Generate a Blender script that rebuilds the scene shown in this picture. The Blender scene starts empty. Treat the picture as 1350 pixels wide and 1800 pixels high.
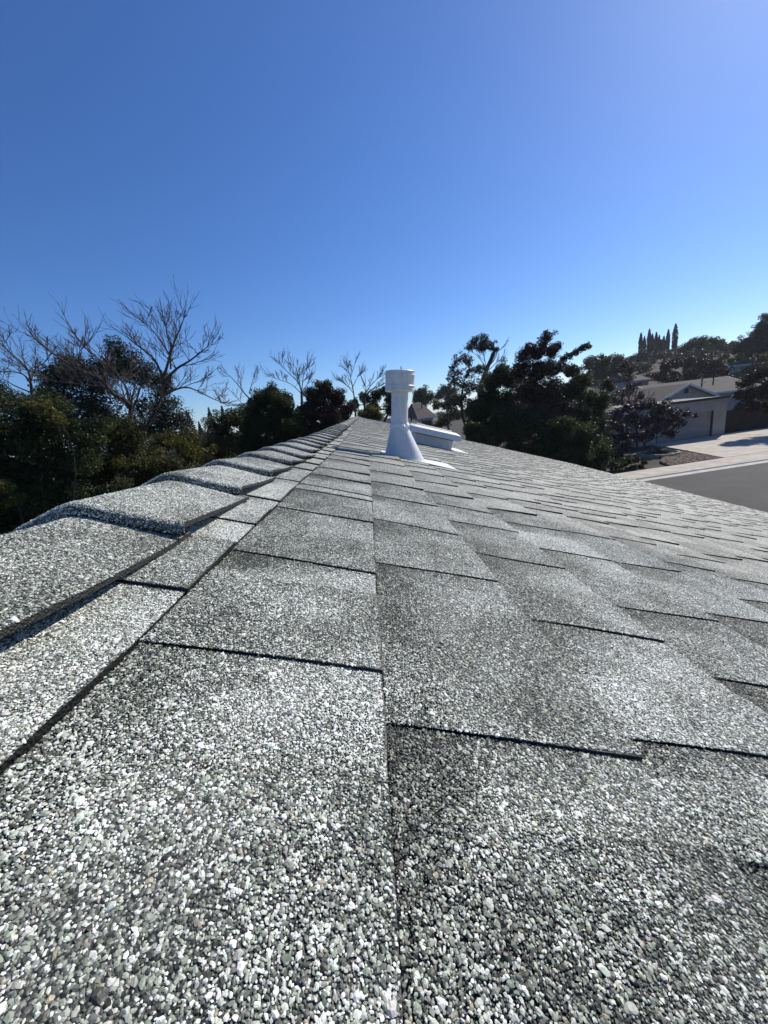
import bpy, bmesh, math, random
import numpy as np
from mathutils import Vector, Matrix

random.seed(7)
rng = np.random.default_rng(7)
scene = bpy.context.scene
COL = scene.collection
R = math.radians

# ------------------------------------------------------------------ camera
CAM_Z = 4.4                       # eye height above the ground; the lens is 16 cm above the shingles
F_PX, CX, CY = 676.0, 675.0, 900.0
PITCH, ROLL, YAW = R(13.666), R(6.56), R(0.93)
cp = math.cos(PITCH); sp = math.sin(PITCH)
FW = np.array([math.sin(YAW) * cp, math.cos(YAW) * cp, -sp])
RT0 = np.array([math.cos(YAW), -math.sin(YAW), 0.0])
UP0 = np.cross(RT0, FW)
RT = RT0 * math.cos(ROLL) - UP0 * math.sin(ROLL)
UP = UP0 * math.cos(ROLL) + RT0 * math.sin(ROLL)
cam_data = bpy.data.cameras.new("camera")
cam_data.sensor_fit = 'VERTICAL'
cam_data.sensor_height = 36.0
cam_data.lens = 36.0 * F_PX / 1800.0
cam_data.clip_start = 0.004
cam_data.clip_end = 5000.0
cam = bpy.data.objects.new("camera", cam_data)
COL.objects.link(cam)
cam.matrix_world = Matrix(((RT[0], UP[0], -FW[0], 0), (RT[1], UP[1], -FW[1], 0),
                           (RT[2], UP[2], -FW[2], CAM_Z), (0, 0, 0, 1)))
scene.camera = cam

# ------------------------------------------------------------------ sky, sun, exposure
SUN_AZ, SUN_EL = R(50.0), R(40.0)          # azimuth from +Y (along the ridge) towards +X
world = bpy.data.worlds.new("World")
scene.world = world
world.use_nodes = True
wn = world.node_tree.nodes
wl = world.node_tree.links
wn.clear()
wo = wn.new('ShaderNodeOutputWorld')
wb = wn.new('ShaderNodeBackground')
sky = wn.new('ShaderNodeTexSky')
sky.sky_type = 'NISHITA'
sky.sun_disc = False
sky.sun_elevation = SUN_EL
sky.sun_rotation = SUN_AZ
sky.altitude = 500
sky.air_density = 1.0
sky.dust_density = 0.38
sky.ozone_density = 8.0
wb.inputs['Strength'].default_value = 0.12
whs = wn.new('ShaderNodeHueSaturation')
whs.inputs['Saturation'].default_value = 1.12
whs.inputs['Hue'].default_value = 0.507
wl.new(sky.outputs[0], whs.inputs['Color'])
wl.new(whs.outputs[0], wb.inputs[0])
wl.new(wb.outputs[0], wo.inputs[0])
sun_d = bpy.data.lights.new("sun", 'SUN')
sun_d.energy = 5.0
sun_d.angle = R(0.55)
sun_d.color = (1.0, 0.935, 0.84)
sun = bpy.data.objects.new("sun", sun_d)
COL.objects.link(sun)
SUN_DIR = Vector((math.sin(SUN_AZ) * math.cos(SUN_EL), math.cos(SUN_AZ) * math.cos(SUN_EL), math.sin(SUN_EL)))
sun.rotation_euler = SUN_DIR.to_track_quat('Z', 'Y').to_euler()
sun.location = (20, 20, 40)
scene.view_settings.view_transform = 'Standard'
scene.view_settings.look = 'None'
scene.view_settings.gamma = 1.0
scene.view_settings.use_curve_mapping = False
scene.view_settings.exposure = 0.12
scene.cycles.use_denoising = True
scene.cycles.max_bounces = 6
scene.cycles.transparent_max_bounces = 6

# ------------------------------------------------------------------ helpers
def ray(u, v):
    d = FW * F_PX + RT * (u - CX) - UP * (v - CY)
    return d

def at(u, v, Y):
    """World point seen at photograph position (u, v) that stands Y metres ahead."""
    d = ray(u, v)
    p = d * (Y / d[1])
    return np.array([p[0], p[1], p[2] + CAM_Z])

def project(P):
    P = np.asarray(P, float).reshape(-1, 3) - np.array([0, 0, CAM_Z])
    z = P @ FW
    z = np.where(z < 1e-4, 1e-4, z)
    return CX + F_PX * (P @ RT) / z, CY - F_PX * (P @ UP) / z, P @ FW

def tag(o, label=None, cat=None, group=None, kind=None):
    if label: o["label"] = label
    if cat: o["category"] = cat
    if group: o["group"] = group
    if kind: o["kind"] = kind
    return o

def empty(name, loc=(0, 0, 0), rz=0.0, parent=None):
    o = bpy.data.objects.new(name, None)
    o.location = loc
    o.rotation_euler = (0, 0, rz)
    o.empty_display_size = 0.2
    COL.objects.link(o)
    if parent: o.parent = parent
    return o

def np_mesh(name, verts, faces, attrs=None, smooth=False):
    """faces: (n,4) or (n,3) array or list of tuples; attrs {name: (domain, array)}"""
    me = bpy.data.meshes.new(name)
    verts = np.asarray(verts, dtype=np.float32).reshape(-1, 3)
    if isinstance(faces, np.ndarray):
        n, k = faces.shape
        me.vertices.add(len(verts)); me.vertices.foreach_set("co", verts.ravel())
        me.loops.add(n * k); me.loops.foreach_set("vertex_index", faces.astype(np.int32).ravel())
        me.polygons.add(n); me.polygons.foreach_set("loop_start", np.arange(0, n * k, k, dtype=np.int32))
        me.update(calc_edges=True)
    else:
        me.from_pydata(verts.tolist(), [], faces)
        me.update()
    if smooth:
        me.polygons.foreach_set("use_smooth", np.ones(len(me.polygons), dtype=bool))
    for an, (dom, arr) in (attrs or {}).items():
        a = me.attributes.new(an, 'FLOAT', dom)
        a.data.foreach_set("value", np.asarray(arr, dtype=np.float32))
    return me

def add_obj(name, me, mat, parent=None):
    o = bpy.data.objects.new(name, me)
    if mat is not None and len(me.materials) == 0:
        me.materials.append(mat)
    COL.objects.link(o)
    if parent: o.parent = parent
    return o

class MB:
    def __init__(s): s.v = []; s.f = []
    def add(s, verts, faces):
        b = len(s.v)
        s.v += [tuple(map(float, q)) for q in verts]
        s.f += [tuple(i + b for i in f) for f in faces]
        return s
    def box(s, x0, x1, y0, y1, z0, z1):
        return s.add([(x0, y0, z0), (x1, y0, z0), (x1, y1, z0), (x0, y1, z0), (x0, y0, z1), (x1, y0, z1), (x1, y1, z1), (x0, y1, z1)],
                     [(0, 3, 2, 1), (4, 5, 6, 7), (0, 1, 5, 4), (1, 2, 6, 5), (2, 3, 7, 6), (3, 0, 4, 7)])
    def prism(s, poly, z0, z1):
        n = len(poly)
        return s.add([(x, y, z0) for x, y in poly] + [(x, y, z1) for x, y in poly],
                     [tuple(range(n))[::-1], tuple(range(n, 2 * n))] + [(i, (i + 1) % n, n + (i + 1) % n, n + i) for i in range(n)])
    def tube(s, pts, rad, n=8, caps=True):
        pts = [Vector(p) for p in pts]
        rings = []
        prev = None
        for i, p in enumerate(pts):
            d = (pts[min(i + 1, len(pts) - 1)] - pts[max(i - 1, 0)])
            if d.length < 1e-9: d = Vector((0, 0, 1))
            d.normalize()
            a = d.orthogonal().normalized() if prev is None else (prev - d * prev.dot(d)).normalized()
            prev = a
            b = d.cross(a)
            r = rad[i] if hasattr(rad, '__len__') else rad
            rings.append([p + (a * math.cos(2 * math.pi * k / n) + b * math.sin(2 * math.pi * k / n)) * r for k in range(n)])
        vs = [q for r_ in rings for q in r_]
        fs = []
        for i in range(len(rings) - 1):
            for k in range(n):
                fs.append((i * n + k, i * n + (k + 1) % n, (i + 1) * n + (k + 1) % n, (i + 1) * n + k))
        if caps:
            fs.append(tuple(range(n))[::-1]); fs.append(tuple(range((len(rings) - 1) * n, len(rings) * n)))
        return s.add(vs, fs)
    def lathe(s, prof, n=48, fn=None):
        vs = []
        for (r, z) in prof:
            for k in range(n):
                a = 2 * math.pi * k / n
                vs.append((r * math.cos(a), r * math.sin(a), z))
        fs = []
        for i in range(len(prof) - 1):
            for k in range(n):
                fs.append((i * n + k, i * n + (k + 1) % n, (i + 1) * n + (k + 1) % n, (i + 1) * n + k))
        fs.append(tuple(range(n))[::-1]); fs.append(tuple(range((len(prof) - 1) * n, len(prof) * n)))
        return s.add(vs, fs)
    def build(s, name, mat, parent=None, smooth=False, bevel=0.0):
        me = np_mesh(name, s.v, s.f, smooth=False)
        o = add_obj(name, me, mat, parent)
        if smooth:
            me.polygons.foreach_set("use_smooth", np.ones(len(me.polygons), dtype=bool))
            me.set_sharp_from_angle(angle=R(35))
        if bevel:
            m = o.modifiers.new("bevel", 'BEVEL'); m.width = bevel; m.segments = 2; m.limit_method = 'ANGLE'
        return o

# ------------------------------------------------------------------ materials
def new_mat(name):
    m = bpy.data.materials.new(name)
    m.use_nodes = True
    nt = m.node_tree
    b = nt.nodes['Principled BSDF']
    return m, nt, b

def N(nt, t, **kw):
    n = nt.nodes.new(t)
    for k, v in kw.items(): setattr(n, k, v)
    return n

def ramp(nt, stops, interp='LINEAR'):
    n = nt.nodes.new('ShaderNodeValToRGB')
    n.color_ramp.interpolation = interp
    e = n.color_ramp.elements
    while len(e) > 1: e.remove(e[-1])
    for i, (p, c) in enumerate(stops):
        q = e[0] if i == 0 else e.new(p)
        q.position = p
        q.color = (c[0], c[1], c[2], 1) if hasattr(c, '__len__') else (c, c, c, 1)
    return n

def math_node(nt, op, a, b=None, c=None):
    n = nt.nodes.new('ShaderNodeMath'); n.operation = op
    for i, x in enumerate((a, b, c)):
        if x is None: continue
        if isinstance(x, (int, float)): n.inputs[i].default_value = x
        else: nt.links.new(x, n.inputs[i])
    return n.outputs[0]

def mixc(nt, f, a, b, blend='MIX'):
    n = nt.nodes.new('ShaderNodeMix'); n.data_type = 'RGBA'; n.blend_type = blend
    for key, x in (('Factor', f), ('A', a), ('B', b)):
        s = n.inputs[0] if key == 'Factor' else n.inputs[6 if key == 'A' else 7]
        if isinstance(x, (int, float)): s.default_value = x
        elif isinstance(x, tuple): s.default_value = (*x, 1)
        else: nt.links.new(x, s)
    return n.outputs[2]

STONES = [(0.0, (0.036, 0.039, 0.031)), (0.13, (0.078, 0.085, 0.068)), (0.27, (0.168, 0.184, 0.146)), (0.42, (0.27, 0.294, 0.234)),
          (0.54, (0.37, 0.396, 0.322)), (0.66, (0.51, 0.53, 0.452)), (0.79, (0.66, 0.672, 0.594)), (1.0, (0.82, 0.828, 0.758))]
SP = np.array([s[0] for s in STONES]); SC = np.array([s[1] for s in STONES])

def mat_shingle():
    m, nt, b = new_mat("mineral_shingle")
    L = nt.links
    geo = N(nt, 'ShaderNodeNewGeometry')
    tone = N(nt, 'ShaderNodeAttribute', attribute_name='tone').outputs['Fac']
    edge = N(nt, 'ShaderNodeAttribute', attribute_name='edge').outputs['Fac']
    cov = N(nt, 'ShaderNodeAttribute', attribute_name='cov').outputs['Fac']
    wob = N(nt, 'ShaderNodeTexNoise'); wob.inputs['Scale'].default_value = 900; wob.inputs['Detail'].default_value = 1
    L.new(geo.outputs['Position'], wob.inputs['Vector'])
    vm = N(nt, 'ShaderNodeVectorMath', operation='MULTIPLY_ADD')
    L.new(wob.outputs['Color'], vm.inputs[0]); vm.inputs[1].default_value = (0.0006,) * 3; L.new(geo.outputs['Position'], vm.inputs[2])
    vor = N(nt, 'ShaderNodeTexVoronoi'); vor.inputs['Scale'].default_value = 640
    L.new(vm.outputs[0], vor.inputs['Vector'])
    sep = N(nt, 'ShaderNodeSeparateColor'); L.new(vor.outputs['Color'], sep.inputs[0])
    n1 = N(nt, 'ShaderNodeTexNoise'); n1.inputs['Scale'].default_value = 26; n1.inputs['Detail'].default_value = 5; n1.inputs['Roughness'].default_value = 0.65
    L.new(geo.outputs['Position'], n1.inputs['Vector'])
    t2 = math_node(nt, 'MULTIPLY_ADD', n1.outputs['Fac'], 1.5, -0.75)
    n2 = N(nt, 'ShaderNodeTexNoise'); n2.inputs['Scale'].default_value = 230; n2.inputs['Detail'].default_value = 2
    L.new(geo.outputs['Position'], n2.inputs['Vector'])
    n3 = N(nt, 'ShaderNodeTexNoise'); n3.inputs['Scale'].default_value = 9; n3.inputs['Detail'].default_value = 2
    L.new(geo.outputs['Position'], n3.inputs['Vector'])
    t2 = math_node(nt, 'ADD', t2, math_node(nt, 'MULTIPLY_ADD', n3.outputs['Fac'], 1.3, -0.65))
    t2 = math_node(nt, 'ADD', t2, math_node(nt, 'MULTIPLY_ADD', n2.outputs['Fac'], 3.4, -1.7))
    t3 = math_node(nt, 'ADD', tone, t2)
    # the mix of pale and dark stones follows the tone of the shingle
    fac = math_node(nt, 'MULTIPLY_ADD', t3, 0.42, -0.42)
    fac = math_node(nt, 'ADD', sep.outputs[0], fac)
    rp = ramp(nt, STONES); L.new(fac, rp.inputs[0])
    # bitumen shows between the stones
    dd = math_node(nt, 'MULTIPLY_ADD', vor.outputs['Distance'], 1.0, 0.0)
    gap = N(nt, 'ShaderNodeMapRange'); gap.inputs['From Min'].default_value = 0.46; gap.inputs['From Max'].default_value = 0.74
    L.new(dd, gap.inputs['Value'])
    c1 = mixc(nt, gap.outputs[0], rp.outputs[0], (0.02, 0.021, 0.023))
    cq = mixc(nt, 1.0, c1, (0.82, 0.82, 0.82), 'MULTIPLY')  # even dimming: shade of stones on each other put into the colour
    c2 = mixc(nt, math_node(nt, 'MULTIPLY', math_node(nt, 'MULTIPLY', cov, cov), 0.6), cq, (0.02, 0.021, 0.023))
    c3 = mixc(nt, math_node(nt, 'MULTIPLY', edge, 0.97), c2, (0.009, 0.009, 0.009))
    L.new(c3, b.inputs['Base Color'])
    b.inputs['Roughness'].default_value = 0.62
    b.inputs['Specular IOR Level'].default_value = 0.4
    bp = N(nt, 'ShaderNodeBump'); bp.inputs['Strength'].default_value = 0.9; bp.inputs['Distance'].default_value = 0.0012; bp.invert = True
    L.new(vor.outputs['Distance'], bp.inputs['Height']); L.new(bp.outputs[0], b.inputs['Normal'])
    return m

def mat_granule():
    m, nt, b = new_mat("stone_granule")
    a = N(nt, 'ShaderNodeAttribute', attribute_name='stone', attribute_type='INSTANCER')
    geo = N(nt, 'ShaderNodeNewGeometry')
    n1 = N(nt, 'ShaderNodeTexNoise'); n1.inputs['Scale'].default_value = 2200; n1.inputs['Detail'].default_value = 2
    nt.links.new(geo.outputs['Position'], n1.inputs['Vector'])
    k = ramp(nt, [(0.3, 0.78), (0.7, 1.12)]); nt.links.new(n1.outputs['Fac'], k.inputs[0])
    c = mixc(nt, 1.0, a.outputs['Color'], k.outputs[0], 'MULTIPLY')
    nt.links.new(c, b.inputs['Base Color'])
    b.inputs['Roughness'].default_value = 0.5
    b.inputs['Specular IOR Level'].default_value = 0.45
    return m

def mat_noise(name, c0, c1, scale, rough=0.8, bump=0.0, bdist=0.01, spec=0.3, detail=6, lo=0.35, hi=0.65, metal=0.0):
    m, nt, b = new_mat(name)
    geo = N(nt, 'ShaderNodeNewGeometry')
    n1 = N(nt, 'ShaderNodeTexNoise'); n1.inputs['Scale'].default_value = scale; n1.inputs['Detail'].default_value = detail; n1.inputs['Roughness'].default_value = 0.62
    nt.links.new(geo.outputs['Position'], n1.inputs['Vector'])
    rp = ramp(nt, [(lo, c0), (hi, c1)]); nt.links.new(n1.outputs['Fac'], rp.inputs[0])
    nt.links.new(rp.outputs[0], b.inputs['Base Color'])
    b.inputs['Roughness'].default_value = rough
    b.inputs['Specular IOR Level'].default_value = spec
    b.inputs['Metallic'].default_value = metal
    if bump:
        bp = N(nt, 'ShaderNodeBump'); bp.inputs['Strength'].default_value = bump; bp.inputs['Distance'].default_value = bdist
        nt.links.new(n1.outputs['Fac'], bp.inputs['Height']); nt.links.new(bp.outputs[0], b.inputs['Normal'])
    return m

def mat_leaf(name, dark, light, rough=0.55, transl=0.16, spec=0.28):
    m, nt, b = new_mat(name)
    tone = N(nt, 'ShaderNodeAttribute', attribute_name='tone').outputs['Fac']
    rp = ramp(nt, [(0.0, dark), (1.0, light)]); nt.links.new(tone, rp.inputs[0])
    nt.links.new(rp.outputs[0], b.inputs['Base Color'])
    b.inputs['Roughness'].default_value = rough
    b.inputs['Specular IOR Level'].default_value = spec
    tr = N(nt, 'ShaderNodeBsdfTranslucent'); nt.links.new(rp.outputs[0], tr.inputs[0])
    mx = N(nt, 'ShaderNodeMixShader'); mx.inputs[0].default_value = transl
    nt.links.new(b.outputs[0], mx.inputs[1]); nt.links.new(tr.outputs[0], mx.inputs[2])
    nt.links.new(mx.outputs[0], nt.nodes['Material Output'].inputs[0])
    return m

def mat_painted():
    m, nt, b = new_mat("white_painted_metal")
    geo = N(nt, 'ShaderNodeNewGeometry')
    mp = N(nt, 'ShaderNodeMapping'); mp.inputs['Scale'].default_value = (34, 34, 5)
    nt.links.new(geo.outputs['Position'], mp.inputs[0])
    st = N(nt, 'ShaderNodeTexNoise'); st.inputs['Scale'].default_value = 1.0; st.inputs['Detail'].default_value = 7; st.inputs['Roughness'].default_value = .7
    nt.links.new(mp.outputs[0], st.inputs['Vector'])
    fi = N(nt, 'ShaderNodeTexNoise'); fi.inputs['Scale'].default_value = 45; fi.inputs['Detail'].default_value = 6; fi.inputs['Roughness'].default_value = .7
    nt.links.new(geo.outputs['Position'], fi.inputs['Vector'])
    r1 = ramp(nt, [(0.30, (0.58, 0.575, 0.55)), (0.52, (0.70, 0.695, 0.68))]); nt.links.new(st.outputs['Fac'], r1.inputs[0])
    r2 = ramp(nt, [(0.30, 0.86), (0.46, 1.0)]); nt.links.new(fi.outputs['Fac'], r2.inputs[0])
    nt.links.new(mixc(nt, 1.0, r1.outputs[0], r2.outputs[0], 'MULTIPLY'), b.inputs['Base Color'])
    b.inputs['Roughness'].default_value = .48
    bp = N(nt, 'ShaderNodeBump'); bp.inputs['Strength'].default_value = .35; bp.inputs['Distance'].default_value = .003
    nt.links.new(st.outputs['Fac'], bp.inputs['Height']); nt.links.new(bp.outputs[0], b.inputs['Normal'])
    return m

def mat_street():
    m, nt, b = new_mat("asphalt")
    geo = N(nt, 'ShaderNodeNewGeometry')
    n1 = N(nt, 'ShaderNodeTexNoise'); n1.inputs['Scale'].default_value = 0.5; n1.inputs['Detail'].default_value = 8; n1.inputs['Roughness'].default_value = 0.7
    n2 = N(nt, 'ShaderNodeTexNoise'); n2.inputs['Scale'].default_value = 60; n2.inputs['Detail'].default_value = 3
    for n in (n1, n2): nt.links.new(geo.outputs['Position'], n.inputs['Vector'])
    r1 = ramp(nt, [(0.32, 0.024), (0.5, 0.034), (0.68, 0.05)]); nt.links.new(n1.outputs['Fac'], r1.inputs[0])
    r2 = ramp(nt, [(0.3, 0.7), (0.7, 1.35)]); nt.links.new(n2.outputs['Fac'], r2.inputs[0])
    nt.links.new(mixc(nt, 1.0, r1.outputs[0], r2.outputs[0], 'MULTIPLY'), b.inputs['Base Color'])
    b.inputs['Roughness'].default_value = 0.85
    b.inputs['Specular IOR Level'].default_value = 0.25
    return m

M = dict(
    shingle=mat_shingle(), granule=mat_granule(),
    white=mat_painted(),
    sealant=mat_noise("white_sealant", (0.66, 0.67, 0.68), (0.78, 0.78, 0.78), 60, 0.5, 0.6, 0.004, 0.45),
    dark=mat_noise("dark_metal", (0.02, 0.02, 0.022), (0.04, 0.04, 0.042), 30, 0.6),
    deck=mat_noise("roof_deck", (0.10, 0.08, 0.06), (0.16, 0.13, 0.10), 8, 0.8),
    stucco=mat_noise("beige_stucco", (0.33, 0.305, 0.262), (0.40, 0.375, 0.325), 3, 0.9, 0.2, 0.01),
    garage=mat_noise("pale_stucco", (0.29, 0.28, 0.262), (0.34, 0.33, 0.312), 2, 0.9, 0.2, 0.01),
    door=mat_noise("garage_door_paint", (0.23, 0.222, 0.215), (0.26, 0.252, 0.245), 2, 0.6),
    fascia=mat_noise("white_trim", (0.55, 0.54, 0.52), (0.66, 0.65, 0.63), 2, 0.6),
    flatroof=mat_noise("pale_flat_roof", (0.16, 0.155, 0.145), (0.27, 0.26, 0.24), 1.2, 0.9),
    roofgrey=mat_noise("grey_far_shingle", (0.032, 0.031, 0.030), (0.055, 0.053, 0.050), 6, 0.9, 0.4, 0.02),
    roofbrown=mat_noise("brown_far_shingle", (0.06, 0.047, 0.04), (0.10, 0.08, 0.066), 5, 0.9, 0.4, 0.02),
    glass=mat_noise("window_glass", (0.02, 0.025, 0.03), (0.03, 0.035, 0.04), 2, 0.08, spec=0.8),
    fence=mat_noise("old_fence_wood", (0.015, 0.011, 0.009), (0.035, 0.027, 0.021), 4, 0.9),
    concrete=mat_noise("beige_concrete", (0.37, 0.33, 0.27), (0.50, 0.455, 0.385), 1.5, 0.9, 0.2, 0.004),  # warm beige of the concrete itself
    kerb=mat_noise("kerb_concrete", (0.42, 0.39, 0.34), (0.54, 0.51, 0.45), 2.0, 0.9),
    street=mat_street(),
    soil=mat_noise("dry_ground", (0.022, 0.022, 0.014), (0.06, 0.052, 0.034), 0.6, 0.95, 0.5, 0.05),
    rock=mat_noise("brown_rock", (0.13, 0.085, 0.06), (0.36, 0.27, 0.21), 9, 0.9),
    edging=mat_noise("edging_stone", (0.20, 0.18, 0.16), (0.36, 0.34, 0.31), 5, 0.9),
    bark=mat_noise("grey_bark", (0.03, 0.025, 0.021), (0.07, 0.06, 0.052), 20, 0.9, 0.5, 0.02),
    barkpale=mat_noise("pale_dead_bark", (0.032, 0.026, 0.022), (0.085, 0.07, 0.06), 14, 0.85, 0.5, 0.02),
    lf_dark=mat_leaf("leaf_dark_green", (0.010, 0.015, 0.006), (0.078, 0.104, 0.028), transl=.34),
    lf_olive=mat_leaf("leaf_olive", (0.018, 0.022, 0.008), (0.14, 0.138, 0.036), transl=.38),
    lf_yellow=mat_leaf("leaf_yellow_green", (0.03, 0.034, 0.008), (0.20, 0.185, 0.035), transl=.34),
    lf_grey=mat_leaf("leaf_grey_green", (0.016, 0.021, 0.013), (0.08, 0.095, 0.055), transl=.24),
    lf_brown=mat_leaf("leaf_brown", (0.018, 0.012, 0.009), (0.075, 0.05, 0.034)),
    lf_rust=mat_leaf("leaf_rust_red", (0.018, 0.010, 0.009), (0.085, 0.044, 0.034)),
    lf_plum=mat_leaf("leaf_plum", (0.010, 0.006, 0.009), (0.045, 0.024, 0.034), spec=0.4),
    lf_far=mat_leaf("leaf_mid_green", (0.02, 0.032, 0.012), (0.075, 0.11, 0.032), transl=.28),
    lf_cyp=mat_leaf("leaf_cypress", (0.012, 0.018, 0.012), (0.035, 0.048, 0.03), rough=0.6, spec=0.25),
)

# ------------------------------------------------------------------ ground, street and pavement
K0 = np.array([13.2, 18.5]); KD = np.array([8.0, 1.0]) / math.sqrt(65.0); KN = np.array([-KD[1], KD[0]])
KROT = math.atan2(KD[1], KD[0])

def sstep(x, a, b):
    t = np.clip((x - a) / (b - a), 0, 1)
    return t * t * (3 - 2 * t)

def ground_h(x, y):
    r = np.hypot(x, y)
    ang = np.degrees(np.arctan2(x, y))
    sector = sstep(ang, 12, 38) * (1 - sstep(ang, 95, 130))
    hill = sector * (sstep(r, 46, 150) * 12.0 + sstep(r, 150, 420) * 3.0)
    gentle = np.sin(x * 0.021 + 1.0) * np.sin(y * 0.017) * 0.8 * sstep(r, 60, 160)
    return hill + gentle

def ring_ground():
    rs = np.concatenate([[0.0], np.geomspace(2, 2500, 70)])
    na = 120
    V = []
    for r in rs:
        a = np.linspace(0, 2 * math.pi, na, endpoint=False)
        x = np.sin(a) * r; y = np.cos(a) * r
        V.append(np.stack([x, y, ground_h(x, y) - 0.02], 1))
    V = np.concatenate(V)
    F = []
    for i in range(len(rs) - 1):
        k = np.arange(na)
        F.append(np.stack([i * na + k, i * na + (k + 1) % na, (i + 1) * na + (k + 1) % na, (i + 1) * na + k], 1)[:, ::-1])
    return V, np.concatenate(F)
gv, gf = ring_ground()
tag(add_obj("ground", np_mesh("ground", gv, gf, smooth=True), M['soil']), kind="structure")

def kloc(a, b): return K0 + KD * a + KN * b
site = (K0[0], K0[1], 0.0)
# everything beside the street is laid out in a frame along the kerb
m_ = MB().box(-45, 60, -9.2, -0.42, -0.012, 0.0)
o = m_.build("street", M['street']); o.location = (K0[0], K0[1], 0.004); o.rotation_euler.z = KROT; tag(o, kind="structure")
def kerb_root(name, a0, a1):
    o = empty(name, site, KROT); tag(o, kind="structure")
    a = a0
    while a < a1 - 0.1:
        n = min(a + 3.0, a1)
        MB().add([(a + .004, -0.42, 0.0), (n - .004, -0.42, 0.0), (n - .004, -0.02, 0.012), (a + .004, -0.02, 0.012), (a + .004, 0.03, 0.07), (n - .004, 0.03, 0.07),
                  (n - .004, 0.16, 0.085), (a + .004, 0.16, 0.085), (a + .004, 0.16, -0.1), (n - .004, 0.16, -0.1), (a + .004, -0.42, -0.1), (n - .004, -0.42, -0.1)],
                 [(0, 1, 2, 3), (3, 2, 5, 4), (4, 5, 6, 7), (7, 6, 9, 8), (0, 10, 11, 1), (0, 3, 4, 7, 8, 10), (1, 11, 9, 6, 5, 2), (8, 9, 11, 10)]).build("kerb_stone", M['kerb'], o)
        a = n
    return o
kerb_root("kerb", -12, 33)
swk = tag(empty("sidewalk", site, KROT), kind="structure")
for i in range(26):
    a = -12 + i * 1.6
    MB().box(a + .006, a + 1.594, 0.166, 1.66, -0.1, 0.088 + 0.004 * ((i * 7) % 3 - 1)).build("slab", M['concrete'], swk)
drv = tag(empty("driveway", site, KROT), kind="structure")
def quad_slab(c, z0, z1, parent, mat, name="slab"):
    return MB().prism(c, z0, z1).build(name, mat, parent)
# apron: left edge runs from the pavement at a=6.9 back to the garage at a=10.0
def dl(b): return 6.9 + (b - 1.67) * (10.0 - 6.9) / (9.85 - 1.67)
bs = [1.67, 4.4, 7.1, 9.85]
for i in range(3):
    b0, b1 = bs[i] + .006, bs[i + 1] - .006
    mid0 = (dl(b0) + 16.4) / 2; mid1 = (dl(b1) + 16.4) / 2
    quad_slab([(dl(b0), b0), (mid0 - .006, b0), (mid1 - .006, b1), (dl(b1), b1)], -0.1, 0.095, drv, M['concrete'])
    quad_slab([(mid0 + .006, b0), (16.4, b0), (16.4, b1), (mid1 + .006, b1)], -0.1, 0.095, drv, M['concrete'])
# side strip of pale concrete at the right of the drive
for i in range(3):
    quad_slab([(16.42, bs[i] + .3), (25, bs[i] + .3), (25, bs[i + 1] + .28), (16.42, bs[i + 1] + .28)], -0.1, 0.10 + .003 * i, drv, M['concrete'])

# gravel bed: a skin of soil with brown stones
bed = tag(empty("gravel_bed", site, KROT), kind="structure")
BED = [(3.4, 1.70), (6.75, 1.70), (7.9, 5.2), (6.9, 5.5), (5.4, 4.2), (4.2, 3.2)]
MB().prism(BED, -0.1, 0.07).build("bed_soil", M['soil'], bed)
def in_poly(x, y, P):
    c = False; j = len(P) - 1
    for i in range(len(P)):
        if (P[i][1] > y) != (P[j][1] > y) and x < (P[j][0] - P[i][0]) * (y - P[i][1]) / (P[j][1] - P[i][1]) + P[i][0]: c = not c
        j = i
    return c
ico = bmesh.new(); bmesh.ops.create_icosphere(ico, subdivisions=1, radius=1.0)
ICO_V = np.array([v.co[:] for v in ico.verts]); ICO_F = np.array([[v.index for v in f.verts] for f in ico.faces]); ico.free()
def rocks(poly, n, size, z):
    V = []; F = []
    xs = [p[0] for p in poly]; ys = [p[1] for p in poly]; k = 0
    while k < n:
        x = random.uniform(min(xs), max(xs)); y = random.uniform(min(ys), max(ys))
        if not in_poly(x, y, poly): continue
        s = size * random.uniform(0.55, 1.5)
        a = random.uniform(0, 6.28)
        v = ICO_V * (1 + rng.uniform(-.22, .22, (len(ICO_V), 1))) * np.array([s, s * random.uniform(.6, 1), s * .6])
        c, t = math.cos(a), math.sin(a)
        v = v @ np.array([[c, t, 0], [-t, c, 0], [0, 0, 1]]) + np.array([x, y, z + s * random.uniform(0, .5)])
        F.append(ICO_F + len(V) * len(ICO_V)); V.append(v); k += 1
    return np.concatenate(V), np.concatenate(F)
rv, rf = rocks(BED, 3200, 0.05, 0.07)
tag(add_obj("stones", np_mesh("stones", rv, rf), M['rock'], bed), kind="stuff")
# round planter edged with single stones
pl = empty("planter_ring", (*kloc(6.2, 5.4), 0.0), KROT)
tag(pl, "round planting bed edged with grey stones beside the driveway", "planter")
MB().prism([(1.02 * math.cos(t), 1.02 * math.sin(t)) for t in np.linspace(0, 2 * math.pi, 24, endpoint=False)], -0.1, 0.16).build("bed_soil", M['soil'], pl)
for i in range(24):
    t = 2 * math.pi * i / 24
    c = Vector((1.12 * math.cos(t), 1.12 * math.sin(t), 0))
    mb = MB().box(-.135, .135, -.08, .08, -.05, .24 + random.uniform(-.02, .02))
    st = mb.build("edging_stone", M['edging'], pl, bevel=0.02)
    st.location = c; st.rotation_euler.z = t + math.pi / 2 + random.uniform(-.08, .08)

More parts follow.
